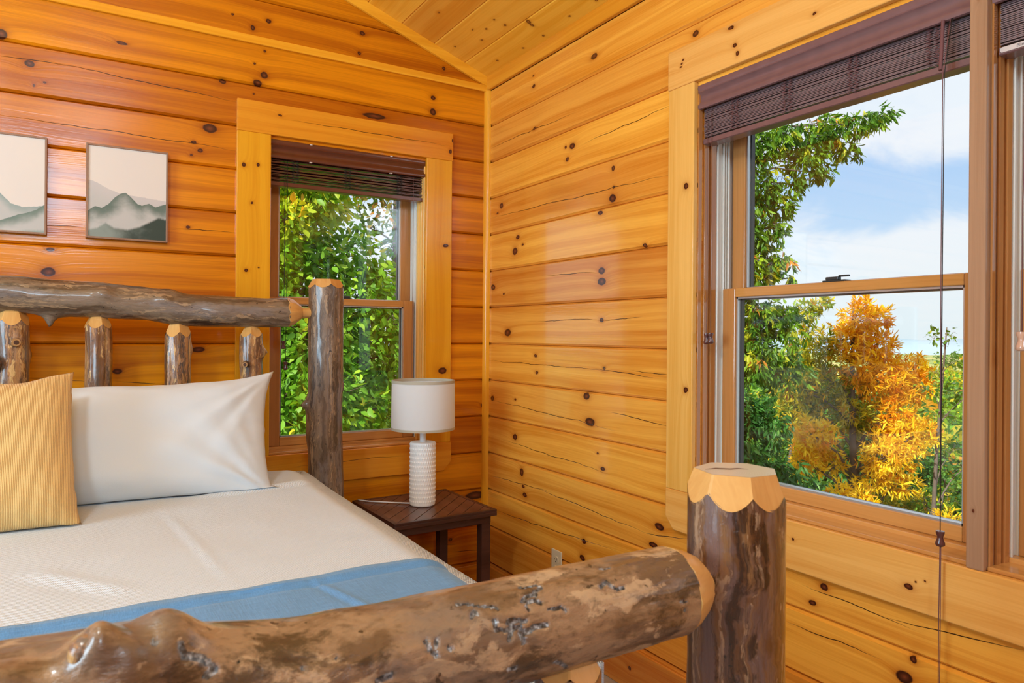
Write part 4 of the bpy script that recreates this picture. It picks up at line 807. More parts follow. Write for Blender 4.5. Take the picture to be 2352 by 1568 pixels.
# foot rail with beetle galleries
GAL = []
def gal(s, th):
    t2 = th if th < PI else th - 2 * PI
    u = s; v = t2 * 0.060; best = 1.0
    for (a, b, c, d_, w_) in GAL:
        if abs(u - (a + c) / 2) > abs(c - a) / 2 + 0.012: continue
        dx, dy = c - a, d_ - b; L2 = dx * dx + dy * dy + 1e-9; f = max(0, min(1, ((u - a) * dx + (v - b) * dy) / L2)); dist = math.hypot(u - a - f * dx, v - b - f * dy) / w_
        if dist < best: best = dist
    return max(0.0, min(1.0, (1.0 - best) * 2.2))
GAL = [(0.3436,0.0716,0.3559,0.0694,0.0024),(0.3559,0.0694,0.3684,0.0632,0.0024),(0.3684,0.0632,0.3837,0.0581,0.0024),(0.3837,0.0581,0.3864,0.0529,0.0024),(0.3528,0.0509,0.3591,0.0594,0.003),(0.3591,0.0594,0.3611,0.0528,0.003),(0.4265,0.0799,0.4319,0.0764,0.0032),(0.4319,0.0764,0.4389,0.0774,0.0032),(0.4389,0.0774,0.4469,0.0765,0.0032),(0.4469,0.0765,0.4504,0.0695,0.0032),(0.4504,0.0695,0.4382,0.0648,0.0032),(0.4382,0.0648,0.4378,0.0601,0.0032),(0.4378,0.0601,0.426,0.0618,0.0032),(0.426,0.0618,0.4179,0.0559,0.0032),(0.4179,0.0559,0.4344,0.0532,0.0032),(0.4344,0.0532,0.4397,0.049,0.0032),(0.4201,0.0493,0.422,0.0441,0.0025),(0.4455,0.04,0.4557,0.0388,0.0022),(0.4557,0.0388,0.4623,0.0393,0.0022),(0.4623,0.0393,0.4677,0.0335,0.0022),(0.3763,0.0421,0.377,0.0317,0.0032),(0.377,0.0317,0.3871,0.0295,0.0032),(0.3871,0.0295,0.3955,0.0278,0.0032),(0.3955,0.0278,0.3885,0.0177,0.0032),(0.3924,0.0377,0.4013,0.0376,0.0036),(0.4013,0.0376,0.414,0.0332,0.0036),(0.3928,0.0359,0.398,0.0297,0.0034),(0.398,0.0297,0.4067,0.0287,0.0034),(0.4382,0.0238,0.4219,0.0247,0.0044),(0.4219,0.0247,0.4151,0.0219,0.0044),(0.4151,0.0219,0.4051,0.0224,0.0044),(0.4051,0.0224,0.4065,0.0121,0.0044),(0.5243,0.0512,0.5368,0.0564,0.003),(0.5368,0.0564,0.538,0.0504,0.003),(0.538,0.0504,0.5445,0.0448,0.003),(0.5445,0.0448,0.5559,0.0434,0.003),(0.5429,0.0796,0.5557,0.0772,0.002),(0.6372,0.0107,0.6462,0.0069,0.0024),(0.6432,-0.0017,0.6439,-0.0046,0.0022),(0.2955,0.0376,0.2985,0.0277,0.003),(0.2985,0.0277,0.3042,0.0205,0.003),(0.3075,0.0368,0.3049,0.0295,0.003),(0.3188,0.0259,0.3206,0.024,0.003),(0.2419,0.0115,0.2549,0.0136,0.004),(0.0723,0.0567,0.0731,0.0519,0.0036),(0.0731,0.0519,0.0792,0.0514,0.0036),(0.0792,0.0514,0.0904,0.0505,0.0036),(0.0904,0.0505,0.0986,0.0446,0.0036),(0.0986,0.0446,0.0933,0.0413,0.0036),(0.0933,0.0413,0.0907,0.0404,0.0036),(0.4492,-0.024,0.4562,-0.0263,0.0034),(0.4562,-0.0263,0.4692,-0.0386,0.0034),(0.3861,-0.0129,0.396,-0.0138,0.003),(0.3903,-0.0324,0.396,-0.0349,0.003),(0.1178,0.0485,0.1184,0.048,0.0022),(0.173,0.0366,0.1738,0.0362,0.0022),(0.2052,0.0399,0.2058,0.0392,0.0022),(0.0508,0.0583,0.0525,0.0575,0.003)]

FK = [(-1.06, FY, 0.905, 0.062), (-0.30, FY, 0.905, 0.064), (-0.12, FY, 0.906, 0.066), (0.02, FY, 0.902, 0.067), (0.10, FY, 0.892, 0.063), (0.20, FY, 0.885, 0.060), (0.32, FY, 0.884, 0.058), (0.45, FY, 0.885, 0.057), (0.56, FY, 0.886, 0.057), (0.672, FY, 0.887, 0.0565)]
FBUMP = [(0.012, 1.05, 0.030, 0.018, 0.28), (0.068, 1.25, 0.026, 0.030, 0.5), (0.02, 0.7, 0.012, 0.06, 0.6), (-0.10, 0.25, 0.012, 0.05, 0.35), (0.00, 1.05, -0.007, 0.007, 0.09), (0.035, 0.85, 0.010, 0.012, 0.2), (-0.06, 0.95, 0.012, 0.03, 0.25), (0.13, 0.0, -0.004, 0.03, 0.2)]
def foot_rail():
    # fine mesh where the rail is seen close up, coarser beyond
    log_mesh('foot_rail', 'x', [k for k in FK if k[0] >= -0.31], M_fr, bed, 0.0027, 150, 0.0024, seed=4.0, bumps=FBUMP, gal=gal)
    log_mesh('foot_rail', 'x', [k for k in FK if k[0] <= -0.29], M_fr, bed, 0.03, 48, 0.0024, seed=4.0)
foot_rail()
bm = BM(); tube(bm, [(0.012, FY - 0.034, 0.955), (0.004, FY - 0.044, 0.972), (0.0, FY - 0.048, 0.980), (-0.001, FY - 0.049, 0.982)], [0.022, 0.015, 0.009, 0.003], 20); obj('branch_stub', bm, M_sp, bed, smooth=70)
cone_end('peeled_tenon', 0.674, 0.712, 0.745, FY, 0.887, 0.0565, 0.036, 0.020, bed)
for sx_, sd in ((0.505, 1.0), (0.27, 2.0), (0.03, 3.0), (-0.21, 4.0), (-0.45, 5.0), (-0.7, 6.0), (-0.95, 7.0)):
    sr = 0.040; ph = [sd + k * 2 * PI / 5 for k in range(5)]; zt = 0.842; cc = facet_cut(zt, sr, 0.024, 1.6, ph)
    log_mesh('spindle', 'z', [(0.30, sx_, FY, sr), (zt, sx_, FY, sr)], M_sp, bed, 0.03, 40, 0.0015, seed=sd * 5, cut1=cc, caps=False)
    facet_cap('peeled_tenon', sx_, FY, zt, sr, 0.024, 1.6, ph, M_peelz, M_end, bed, 80, tenon=(0.019, zt + 0.012))
log_mesh('foot_rail', 'x', [(-1.13, FY, 0.28, 0.05), (0.73, FY, 0.28, 0.05)], M_fr, bed, 0.04, 32, 0.002, seed=8.0)

# ================================================================ BEDDING
M_white = fabric('white_waffle_cotton', (0.66, 0.715, 0.765), 0.0075, 0.0018, kind='waffle', dark=0.97)
M_pil = fabric('white_cotton', (0.645, 0.70, 0.745), kind='plain', bump=0.0002, dark=0.985)
M_blue = fabric('blue_woven_throw', (0.10, 0.235, 0.43), kind='linen', bump=0.001, dark=0.5)
M_ochre = fabric('ochre_ribbed_cotton', (0.70, 0.45, 0.17), 0.0034, 0.0009, kind='rib', dark=0.93)
def rounded(x0, x1, y0, y1, z0, z1, r_, nx, ny, nz_, fn=None):
    bm = BM(); bmesh.ops.create_cube(bm, size=2.0)
    V = []; F = []; idx = {}
    bm.free()
    def add(i, j, k):
        key = (i, j, k)
        if key not in idx:
            p = Vector((x0 + (x1 - x0) * i / nx, y0 + (y1 - y0) * j / ny, z0 + (z1 - z0) * k / nz_))
            c = Vector((min(max(p.x, x0 + r_), x1 - r_), min(max(p.y, y0 + r_), y1 - r_), min(max(p.z, z0 + (r_ if z0 > 0.5 else 0)), z1 - r_)))
            d_ = p - c
            if d_.length > 1e-9: p = c + d_.normalized() * r_ if (d_.length > r_ * 0.999 or True) and (p.x in (x0, x1) or p.y in (y0, y1) or k in (0, nz_)) else p
            if fn: p = fn(p)
            idx[key] = len(V); V.append(p)
        return idx[key]
    for i in range(nx):
        for j in range(ny):
            for k in (0, nz_):
                q = [add(i, j, k), add(i + 1, j, k), add(i + 1, j + 1, k), add(i, j + 1, k)]; F.append(q if k else q[::-1])
    for j in range(ny):
        for k in range(nz_):
            for i in (0, nx):
                q = [add(i, j, k), add(i, j + 1, k), add(i, j + 1, k + 1), add(i, j, k + 1)]; F.append(q if i else q[::-1])
    for i in range(nx):
        for k in range(nz_):
            for j in (0, ny):
                q = [add(i, j, k), add(i + 1, j, k), add(i + 1, j, k + 1), add(i, j, k + 1)]; F.append(q[::-1] if j else q)
    bm = BM(); vs = [bm.verts.new(v) for v in V]
    for q in F:
        try: bm.faces.new([vs[a] for a in q])
        except ValueError: pass
    return bm
BX0, BX1, BY0, BY1 = -1.10, 0.688, 0.86, 2.60
def crease(p, a, b, w_, h_):
    a = Vector((a[0], a[1])); b = Vector((b[0], b[1])); q = Vector((p.x, p.y)); d_ = b - a; f = max(0, min(1, (q - a).dot(d_) / d_.length_squared)); ds = (q - a - d_ * f).length
    side = (q - a).x * d_.y - (q - a).y * d_.x
    fade = min(1, 4 * f, 4 * (1 - f)) if 0 < f < 1 else 0
    return h_ * fade * (math.exp(-(ds / w_) ** 2) - 0.5 * math.exp(-((ds - 2 * w_) / w_) ** 2 if side > 0 else -9))
def spread_fn(p):
    q = Vector(p)
    if p.z > 0.60:
        f = min(1, (p.z - 0.60) / 0.1)
        z = 0.0035 * noise.noise(Vector((p.x * 3, p.y * 3, 0.3))) + 0.0015 * noise.noise(Vector((p.x * 9, p.y * 9, 1.3)))
        z += crease(p, (0.19, 2.2), (0.255, 1.44), 0.009, 0.0025) + crease(p, (-0.10, 1.75), (0.10, 1.50), 0.02, 0.0035) + crease(p, (0.25, 2.28), (0.70, 2.36), 0.02, 0.006)
        z += 0.012 * math.exp(-((p.y - 2.50) / 0.14) ** 2) * math.exp(-((p.x - 0.52) / 0.2) ** 2)
        q.z += z * f
    else:
        q.x += 0.012 * math.sin(p.y * 14) * (0.60 - p.z) / 0.3 * (1 if p.x > 0 else -1)
    return q
bm = rounded(BX0, BX1, BY0, BY1, 0.40, 0.737, 0.075, 170, 170, 24, spread_fn)
o = obj('bedspread', bm, M_white, None, smooth=180); tag(o, 'white textured bedspread smoothed over the mattress', 'bedspread')
for v in o.data.vertices: pass
bm = BM(); box(bm, BX0 + 0.06, BX1 - 0.06, BY0 + 0.05, BY1 - 0.05, 0.20, 0.396); o = obj('box_spring', bm, M_pil, None, bevel=0.02); tag(o, 'white box spring under the bedspread, between the side rails', 'box spring')
# folded throw across the foot end
def throw_fn(p):
    q = Vector(p)
    if p.z > 0.60:
        z = 0.003 * noise.noise(Vector((p.x * 3, p.y * 3, 0.3))) + 0.002 * noise.noise(Vector((p.x * 14, p.y * 5, 4.3)))
        edge = 0.012 * noise.noise(Vector((p.x * 4, 3, 2)))
        z += 0.006 * math.exp(-((p.y - (1.385 + edge)) / 0.010) ** 2) - 0.004 * math.exp(-((p.y - (1.362 + edge * 0.7)) / 0.007) ** 2)
        z += 0.006 * math.exp(-((p.y - 1.145 - 0.02 * p.x) / 0.008) ** 2) * (1 if p.x > 0.30 else math.exp(-((p.x - 0.30) / 0.1) ** 2))
        z += crease(p, (0.385, 1.40), (0.445, 1.15), 0.007, 0.0035)
        q.z += z
        if p.y > 1.38: q.y += 0.014 * noise.noise(Vector((p.x * 5, 1.1, 0)))
    else: q.x += 0.012 * math.sin(p.y * 14) * (0.60 - p.z) / 0.3 * (1 if p.x > 0 else -1)
    return q
def throw_mesh():
    bm = BM(); off = 0.007; nx, ny = 200, 90; rows = []; y0, y1 = 0.862, 1.415; hw_ = (BX1 - BX0) / 2 + off; cx_ = (BX0 + BX1) / 2; r_ = 0.075 + off; zt = 0.737 + off
    flat = hw_ - r_; arc = r_ * PI / 2; drop = 0.20; tot = flat + arc + drop
    for j in range(ny + 1):
        y = y0 + (y1 - y0) * j / ny; row = []
        for i in range(-nx, nx + 1):
            s = abs(i) / nx * tot; sg = 1 if i >= 0 else -1
            if s < flat: x, z = s, zt
            elif s < flat + arc: a = (s - flat) / r_; x, z = flat + r_ * math.sin(a), zt - r_ + r_ * math.cos(a)
            else: x, z = hw_, zt - r_ - (s - flat - arc)
            row.append(bm.verts.new(throw_fn(Vector((cx_ + sg * x, y, z)))))
        rows.append(row)
    for a, b in zip(rows, rows[1:]):
        for k in range(len(a) - 1): bm.faces.new([a[k], a[k + 1], b[k + 1], b[k]])
    return bm
o = obj('throw_blanket', throw_mesh(), M_blue, None, smooth=180); md = o.modifiers.new('s', 'SOLIDIFY'); md.thickness = 0.006; md.offset = -1
tag(o, 'blue woven throw folded across the foot end of the white bed', 'blanket')
# pillows
def pillow(name, W, H, T, loc, tilt, yaw, mat, seed, ears=0.02, top_fn=None, n=64, roll=0.0, wr=0.004, pinch=0.07):
    bm = BM(); sheets = []
    Rm = Matrix.Translation(loc) @ Matrix.Rotation(yaw, 4, 'Z') @ Matrix.Rotation(-tilt, 4, 'X') @ Matrix.Rotation(roll, 4, 'Y')
    for side in (-1, 1):
        rows = []
        for j in range(n + 1):
            row = []
            for i in range(n + 1):
                if side == 1 and (i in (0, n) or j in (0, n)): row.append(sheets[0][j][i]); continue
                u, v = 2 * i / n - 1, 2 * j / n - 1
                px_ = W / 2 * u * (1 - pinch * 0.5 * (1 - v * v)) * (1 + 0.022 * v); pz_ = H / 2 * v * (1 - pinch * (1 - u * u))
                cr = (abs(u) * abs(v)) ** 6; px_ += ears * cr * (1 if u > 0 else -1); pz_ += ears * cr * (1 if v > 0 else -1)
                if top_fn: pz_ += top_fn(u, v)
                th_ = T / 2 * ((1 - u ** 4) * (1 - v ** 4)) ** 0.6
                nn = noise.noise(Vector((u * 2.2 + seed, v * 2.2, side))) * wr * 1.5
                # folds run out of the corners
                for (cu, cv) in ((1, 1), (1, -1), (-1, 1), (-1, -1)):
                    du, dv = cu - u, (cv - v) * H / W; rr = math.hypot(du, dv); a_ = math.atan2(dv, du) if rr > 1e-6 else 0
                    nn += wr * noise.noise(Vector((a_ * 5 + seed * 3, cu * 2.0, cv + side))) * math.exp(-(rr / 0.75) ** 2) * 2.2
                fade = min(1.0, 6 * (1 - abs(u)), 6 * (1 - abs(v)))
                y_ = side * th_ + nn * fade * side
                edge_w = 0.0035 * noise.noise(Vector((u * 7 + seed, v * 7, 5))) ; px_ += edge_w; pz_ += edge_w
                q_ = Rm @ Vector((px_, y_, pz_)); q_.z = max(q_.z, 0.7425 + 0.002 * noise.noise(Vector((u * 5, 0, seed)))); row.append(bm.verts.new(q_))
            rows.append(row)
        sheets.append(rows)
        for j in range(n):
            for i in range(n):
                q = [rows[j][i], rows[j][i + 1], rows[j + 1][i + 1], rows[j + 1][i]]
                try: bm.faces.new(q if side < 0 else q[::-1])
                except ValueError: pass
    return obj(name, bm, mat, None, smooth=180)
o = pillow('pillow', 0.93, 0.40, 0.17, (0.060, 2.415, 0.892), math.radians(27), math.radians(-2), M_pil, 3.0, ears=0.022, n=90, top_fn=lambda u, v: 0.012 * max(0, v) * (u ** 3) - 0.006 * max(0, v), wr=0.0045)
tag(o, 'white pillow leaning on the log headboard behind the ochre cushion', 'pillow')
o = pillow('throw_cushion', 0.46, 0.42, 0.15, (-0.243, 2.190, 0.902), math.radians(30), math.radians(0), M_ochre, 8.0, ears=0.004, n=80, top_fn=lambda u, v: 0.012 * max(0, v) * max(0, u) + 0.004 * math.sin(u * 9) * max(0, v), wr=0.003, roll=math.radians(-4))
tag(o, 'square ochre yellow ribbed cushion propped against the white pillow', 'cushion')

# ================================================================ OUTSIDE
def leaf_mat():
    m, t, p = new_mat('leaves')
    at = t.node('ShaderNodeAttribute'); at.attribute_name = 'leaf_colour'
    t.l.new(at.outputs['Color'], p.inputs['Base Color']); p.inputs['Roughness'].default_value = 0.45; p.inputs['Specular IOR Level'].default_value = 0.35
    tr = t.node('ShaderNodeBsdfTranslucent'); t.l.new(t.mix(1.0, at.outputs['Color'], (1.0, 1.0, 0.45), 'MULTIPLY'), tr.inputs[0])
    mx = t.node('ShaderNodeMixShader'); mx.inputs[0].default_value = 0.42
    t.l.new(p.outputs[0], mx.inputs[1]); t.l.new(tr.outputs[0], mx.inputs[2]); t.l.new(mx.outputs[0], [n for n in t.n if n.type == 'OUTPUT_MATERIAL'][0].inputs[0])
    return m
M_leaf = leaf_mat()
M_trunk = plain('tree_bark', (0.13, 0.10, 0.08), 0.85, nz=0.4, scale=12, bump=0.01)
PAL = {0: [((0.11, 0.30, 0.015), 4), ((0.20, 0.45, 0.03), 5), ((0.36, 0.58, 0.04), 3), ((0.65, 0.62, 0.04), .8)],
       1: [((0.22, 0.42, 0.02), 3), ((0.46, 0.60, 0.03), 4), ((0.75, 0.68, 0.03), 2.5), ((0.85, 0.42, 0.04), .6)],
       2: [((0.04, 0.13, 0.015), 4), ((0.09, 0.22, 0.02), 4), ((0.30, 0.36, 0.03), 1)],
       3: [((0.08, 0.16, 0.02), 3), ((0.30, 0.24, 0.03), 2), ((0.45, 0.20, 0.03), 2)],
       4: [((0.08, 0.20, 0.015), 5), ((0.20, 0.36, 0.02), 3), ((0.50, 0.52, 0.03), 1.4), ((0.60, 0.24, 0.03), .5)],
       5: [((0.09, 0.22, 0.015), 4), ((0.30, 0.44, 0.02), 3), ((0.66, 0.58, 0.03), 1.5), ((0.75, 0.28, 0.03), .8)],
       6: [((0.035, 0.13, 0.02), 5), ((0.07, 0.22, 0.035), 4), ((0.16, 0.34, 0.06), 1.5)],
       7: [((0.95, 0.45, 0.012), 4), ((0.95, 0.55, 0.015), 5), ((0.90, 0.36, 0.012), 1.0), ((0.95, 0.66, 0.02), 2)],
       8: [((0.40, 0.38, 0.02), 4), ((0.62, 0.50, 0.02), 3), ((0.20, 0.28, 0.02), 2), ((0.80, 0.50, 0.02), 1.5)],
       9: [((0.95, 0.60, 0.015), 5), ((0.95, 0.68, 0.03), 4), ((0.90, 0.44, 0.02), 2)],
       10: [((0.07, 0.18, 0.02), 4), ((0.17, 0.32, 0.03), 4), ((0.42, 0.46, 0.05), 1), ((0.6, 0.3, 0.05), .3)],
       11: [((0.25, 0.38, 0.03), 4), ((0.60, 0.52, 0.03), 3), ((0.80, 0.36, 0.03), 1.5)]}
def leaves(name, blobs, dens, size, kind, parent, seed, droop=0.5, width=0.55):
    """blobs: (x, y, z, r, palette): single leaves, or whorls of leaflets, scattered through each crown"""
    rg = np.random.RandomState(seed); C_, D_, N_, S_, K_ = [], [], [], [], []
    for (x, y, z, r_, pal) in blobs:
        cnt = max(6, int(dens * r_ * r_))
        d = rg.normal(size=(cnt, 3)); d /= np.linalg.norm(d, axis=1)[:, None]; rad = r_ * rg.uniform(0.15, 1.0, cnt) ** 0.5 * (1 + 0.25 * rg.normal(size=cnt).clip(-1, 1.3))
        # small clusters
        c = np.array([x, y, z]) + d * rad[:, None] * np.array([1, 1, 0.92]); cc = [(np.array(p[0])) for p in PAL[pal]]; w_ = np.array([p[1] for p in PAL[pal]], float); w_ /= w_.sum()
        patch = np.array([noise.noise(Vector(p * (1.6 / r_) * 0.9 + 11 * pal)) for p in c]) * 0.5
        col = np.array(cc)[np.searchsorted(np.cumsum(w_), (rg.uniform(size=cnt) * 0.7 + 0.15 + patch).clip(0, 0.999))]
        m = {'single': 1, 'whorl': 5, 'star': 7}[kind]
        base = d * 0.8 + rg.normal(size=(cnt, 3)) * 0.5; base[:, 2] -= droop * 0.6; base /= np.linalg.norm(base, axis=1)[:, None]
        for k in range(m):
            dd = base if m == 1 else base + rg.normal(size=(cnt, 3)) * (0.75 if kind == 'star' else 0.6) - np.array([0, 0, droop * 0.5])
            dd = dd / np.linalg.norm(dd, axis=1)[:, None]
            nn = np.cross(dd, rg.normal(size=(cnt, 3)) + np.array([0, 0, 0])); nn /= np.linalg.norm(nn, axis=1)[:, None] + 1e-9
            up = np.array([0, 0, 1.0]); nn += up * np.sign(nn[:, 2])[:, None] * 0.6; nn -= dd * (nn * dd).sum(1)[:, None]; nn /= np.linalg.norm(nn, axis=1)[:, None] + 1e-9
            C_.append(c + (rg.normal(size=(cnt, 3)) * size * 0.12 if m > 1 else 0)); D_.append(dd); N_.append(nn); S_.append(size * rg.uniform(0.6, 1.2, cnt)); K_.append(col * rg.uniform(0.8, 1.2, (cnt, 1)))
    C_ = np.concatenate(C_); D_ = np.concatenate(D_); N_ = np.concatenate(N_); S_ = np.concatenate(S_)[:, None]; K_ = np.concatenate(K_).clip(0, 1)
    B_ = np.cross(D_, N_); wd = width * 0.5
    V = np.stack([C_, C_ + D_ * S_ * 0.30 + B_ * S_ * wd * 0.8 + N_ * S_ * 0.06, C_ + D_ * S_ * 0.30 - B_ * S_ * wd * 0.8 + N_ * S_ * 0.06, C_ + D_ * S_ * 0.65 + B_ * S_ * wd * 0.75 + N_ * S_ * 0.03, C_ + D_ * S_ * 0.65 - B_ * S_ * wd * 0.75 + N_ * S_ * 0.03, C_ + D_ * S_ - N_ * S_ * 0.10, C_ + D_ * S_ * 0.45], 1)
    n = len(C_); i0 = np.arange(n)[:, None] * 7
    T_ = np.array([[0, 1, 6], [0, 6, 2], [1, 3, 6], [2, 6, 4], [3, 5, 6], [4, 6, 5]])
    F = (i0[:, :, None] + T_[None]).reshape(-1, 3)
    col = np.repeat(np.concatenate([K_, np.ones((n, 1))], 1), 7, axis=0)
    return mesh_np(name, V.reshape(-1, 3), F, M_leaf, parent, attr=[('leaf_colour', col, 'FLOAT_COLOR')])
def tree(name, label, base, blobs, dens, size, kind, seed, trunk_r=0.10, droop=0.5, width=0.55, group=None, top=None, twig=True, fork=0.35, cat='tree'):
    root = empty(name, base); tag(root, label, cat, group); rnd = random.Random(seed)
    leaves('foliage', blobs, dens, size, kind, root, seed, droop, width)
    bm = BM(); base = Vector(base); zs = [b[2] for b in blobs]; top = Vector(top) if top else Vector((sum(b[0] for b in blobs) / len(blobs), sum(b[1] for b in blobs) / len(blobs), max(zs) - 0.15))
    def spine(f): return base.lerp(top, f) + Vector((0.10 * math.sin(f * 5 + seed), 0.10 * math.cos(f * 4 + seed), 0)) * (1 if 0 < f < 1 else 0) * (1 - f)
    N = 14; tube(bm, [spine(i / N) for i in range(N + 1)], [trunk_r * (1 - 0.85 * i / N) for i in range(N + 1)], 10); obj('trunk', bm, M_trunk, root, smooth=180)
    bm = BM()
    for b in blobs:
        c = Vector(b[:3]); h = max(0.05, min(0.95, (c.z - base.z - fork * (c - top).length) / max(0.1, top.z - base.z))); a = spine(h); mid = a.lerp(c, 0.5) + Vector((rnd.uniform(-.1, .1), rnd.uniform(-.1, .1), 0.10)) * (c - a).length; r0 = min(0.03, trunk_r * (1 - 0.85 * h) * 0.5)
        tube(bm, [a, a.lerp(mid, 0.5) + Vector((0, 0, 0.02)), mid, mid.lerp(c, 0.6), c], [r0, r0 * 0.8, r0 * 0.6, r0 * 0.45, r0 * 0.3], 6)
        if twig:
            for k in range(7):
                d_ = Vector((rnd.gauss(0, 1), rnd.gauss(0, 1), rnd.gauss(0, .7))).normalized() * b[3] * 0.95; st = mid.lerp(c, rnd.uniform(0.3, 1)); tube(bm, [st, st + d_ * 0.5 + Vector((0, 0, 0.03)), st + d_], [r0 * 0.3, r0 * 0.2, 0.0012], 4)
    obj('branches', bm, M_trunk, root, smooth=180)
    return root
GZ = -3.0
def near(b, x, y, z): return abs(b[0] - x) < 0.02 and abs(b[1] - y) < 0.02 and abs(b[2] - z) < 0.02
T4 += [(8.05, 6.05, 0.55, 0.26, 8), (8.0, 6.0, 0.15, 0.28, 8), (8.1, 5.85, -0.15, 0.26, 9), (7.6, 5.6, -0.30, 0.22, 9)]
for i_, b_ in enumerate(T3):
    if b_[4] == 6: T3[i_] = (b_[0] - 0.14, b_[1] + 0.16, b_[2] - 0.05, b_[3] * 0.88, 6)
T1[1] = (1.98, 6.12, 1.90, 0.30, 0); T1[13] = (1.80, 6.2, 2.40, 0.28, 1); T1[17] = (1.70, 6.2, 2.65, 0.34, 1)
tree('chestnut_tree', 'big-leaved green tree filling the window behind the bed', (1.2, 6.6, GZ), T1 + [(b[0] - 0.7, b[1] + 0.5, b[2] - 0.3, 0.5, 0) for b in T1[:12:2]], 4800, 0.088, 'single', 11, 0.14, droop=0.9, width=0.56, top=(1.5, 6.3, 2.6))
tree('oak_tree', 'dark green tree with browning top, behind the big-leaved tree at the back window', (3.6, 8.9, GZ), T2 + [(2.4, 9.0, 0.9, 0.6, 2), (2.0, 9.2, 0.2, 0.6, 2), (1.4, 9.2, 0.6, 0.6, 2), (2.6, 8.9, 0.1, 0.6, 2)], 1500, 0.11, 'single', 12, 0.12, width=0.5, top=(3.3, 8.3, 2.9))
tree('hickory_tree', 'tall green tree with a bough arching right, left in the wide window', (5.3, 5.6, GZ), T3, 2600, 0.088, 'whorl', 13, 0.12, droop=1.3, width=0.34, top=(5.5, 4.95, 3.3), fork=0.1)
tree('ash_tree', 'bright orange and yellow autumn tree in the middle of the wide window', (8.4, 5.5, GZ), T4, 1800, 0.10, 'star', 14, 0.09, droop=0.1, width=0.26, top=(8.38, 5.5, 1.6))
tree('young_maple', 'slim sparse green tree at the right edge of the wide window', (8.95, 4.9, GZ), T5, 1700, 0.08, 'single', 15, 0.045, droop=0.6, width=0.6, top=(8.75, 4.55, 1.35))
tree('birch_tree', 'small yellowing tree between the tall green tree and the orange one', (8.6, 6.9, GZ), T6, 1500, 0.09, 'whorl', 16, 0.04, width=0.35, top=(8.8, 6.4, 1.75))
rb = random.Random(77)
SHR = [((10.9, 9.6), -1.2, 1.0, 2), ((11.2, 7.3), -1.6, 0.85, 6), ((14.2, 7.1), -1.9, 0.9, 2), ((17.6, 10.2), -2.0, 1.2, 6), ((7.0, 6.6), -1.1, 0.7, 6), ((4.7, 11.8), -0.6, 1.0, 2), ((2.7, 12.4), -0.4, 1.0, 2), ((14.0, 10.6), -1.0, 1.1, 2)]
LB = ['bushy dark green tree behind the tall green tree in the wide window', 'dark treetop low behind the trunk of the orange tree', 'green treetop low behind the slim sparse tree by the window post', 'far dark treetop showing right of the orange crown', 'broad green bush at the lower left corner of the wide window', 'dark treetop far behind the leaves on the lamp side of the back window', 'dark treetop far behind the leaves on the pillow side of the back window', 'far green treetop just left of the orange crown']
for i, ((x, y), z, r_, pal) in enumerate(SHR):
    bl = [(x + rb.uniform(-1, 1) * r_ * 0.7, y + rb.uniform(-1, 1) * r_ * 0.6, z + rb.uniform(-1.3, 0.8) * r_ * 0.7, r_ * rb.uniform(0.32, 0.5), pal if rb.random() < 0.8 else 8) for _ in range(12)]
    tree('bush', LB[i], (x, y, -4.5 - 0.12 * x), bl, 1500, 0.14, 'single', 40 + i, 0.06, width=0.55, group='green growth on the slope outside', twig=False, cat='bush')
# distant land
def terrain(name, x0, x1, y0, y1, n, hf, mat, kind='structure'):
    V = []; F = []
    for i in range(n + 1):
        for j in range(n + 1):
            x = x0 + (x1 - x0) * i / n; y = y0 + (y1 - y0) * j / n; V.append((x, y, hf(x, y)))
    for i in range(n):
        for j in range(n): a = i * (n + 1) + j; F.append((a, a + n + 1, a + n + 2, a + 1))
    o = mesh_np(name, V, F, mat, smooth=True); o['kind'] = kind; return o
def land(name, cols, sc):
    m, t, p = new_mat(name); P = t.node('ShaderNodeTexCoord').outputs['Object']
    c = t.ramp(t.noise(P, sc, 5.0, 0.7), [(0.32, cols[0]), (0.46, cols[1]), (0.56, cols[2]), (0.68, cols[3])]); t.l.new(c, p.inputs['Base Color']); p.inputs['Roughness'].default_value = 0.95; return m
rw = random.Random(5); wb = []
for _ in range(620):
    a = math.radians(rw.uniform(2, 74)); d_ = 26 * (150 / 26) ** rw.random(); f = (d_ - 26) / 124
    wb.append((d_ * math.sin(a), d_ * math.cos(a), 1.225 - d_ * (0.135 - 0.108 * f) + rw.uniform(-0.6, 0.3) * (1 + f * 2) - 1.0, rw.uniform(1.2, 2.4) * (1 + f), rw.choice((2, 0, 8, 11, 2, 10, 6))))
o = leaves('woodland', wb, 48, 0.50, 'single', None, 91, 0.5, 0.9); tag(o, 'autumn woodland covering the slopes and valley far outside the windows', 'woodland', None, 'stuff')
M_ground = land('leaf_litter', [(0.05, 0.07, 0.02), (0.12, 0.14, 0.04), (0.24, 0.17, 0.07), (0.34, 0.28, 0.14)], 1.2)
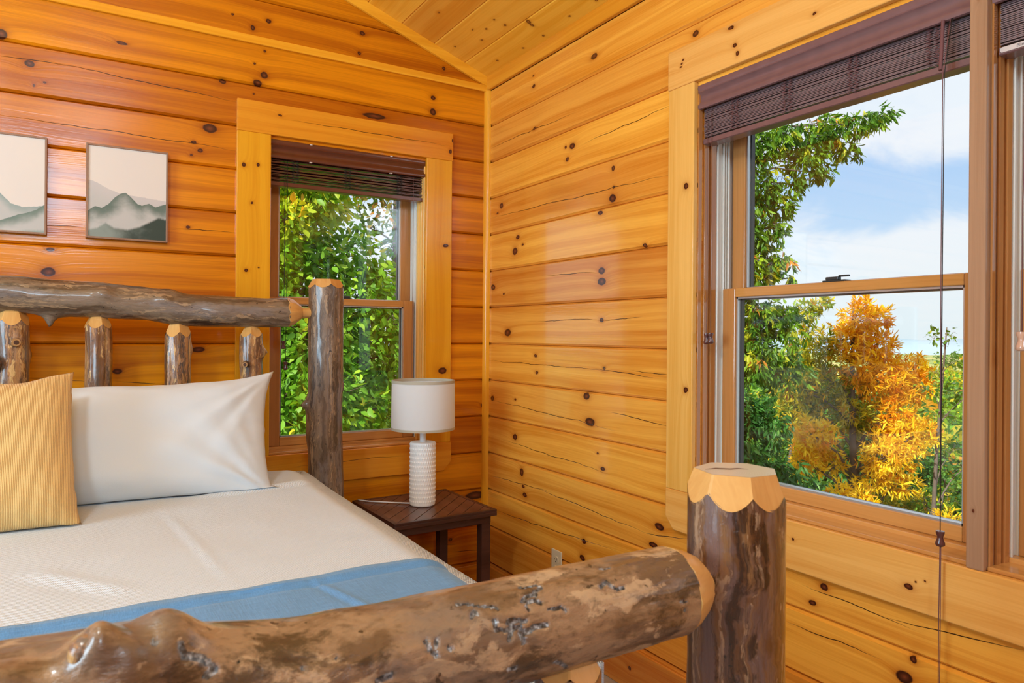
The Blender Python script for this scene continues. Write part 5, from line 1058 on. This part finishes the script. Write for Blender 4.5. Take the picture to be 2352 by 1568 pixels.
M_ridge = land('wooded_ridge', [(0.10, 0.17, 0.05), (0.20, 0.27, 0.08), (0.36, 0.36, 0.12), (0.46, 0.34, 0.16)], 0.12)
M_far_haze = land('far_ridge_haze_tint', [(0.26, 0.35, 0.42), (0.27, 0.36, 0.43), (0.28, 0.37, 0.44), (0.29, 0.38, 0.45)], 0.002)  # aerial haze is put into this pale blue base colour
def g_h(x, y):
    d_ = math.hypot(x, y); return -3.0 - max(0, d_ - 6) * 0.20 + 0.15 * noise.noise(Vector((x * 0.4, y * 0.4, 0)))
terrain('ground', -30, 60, -30, 60, 90, lambda x, y: min(g_h(x, y), -3.0) if math.hypot(x, y) < 45 else -11 - (math.hypot(x, y) - 45) * 0.3, M_ground)
def ridge(name, dist, depth, ang0, ang1, top, mat, amp, fr, n=220, dz=None):
    V = []; F = []; rows = [0, 0.25, 0.5, 0.75, 1.0]
    R = 26
    for i in range(n + 1):
        a = math.radians(ang0 + (ang1 - ang0) * i / n)
        for j in range(R + 1):
            f = j / R; d_ = dist + depth * f; h = top(math.degrees(a)) ; x, y = d_ * math.sin(a), d_ * math.cos(a)
            z = -dist * 0.30 + (h + dist * 0.30) * math.sin(min(1.0, f * 1.25) * PI / 2) + amp * noise.noise(Vector((x * fr, y * fr, 0))) + amp * 0.6 * noise.noise(Vector((x * fr * 3, y * fr * 3, 0)))
            V.append((x, y, z))
    for i in range(n):
        for j in range(R): a = i * (R + 1) + j; F.append((a, a + R + 1, a + R + 2, a + 1))
    o = mesh_np(name, V, F, mat, smooth=True); o['kind'] = 'structure'; return o
ridge('hills', 160, 120, -40, 110, lambda a: 1.2 - 13.0 + 0.20 * (a - 58), M_ridge, 2.6, 0.06)
ridge('hills', 420, 260, -40, 110, lambda a: 1.2 - 12.5 + 2.5 * math.sin(a * 0.19) , M_ridge, 6.0, 0.02)
ridge('mountains', 6000, 2500, -40, 110, lambda a: -35 + 22 * math.sin(a * 0.23 + 1) + 14 * math.sin(a * 0.61), M_far_haze, 40, 0.0012)
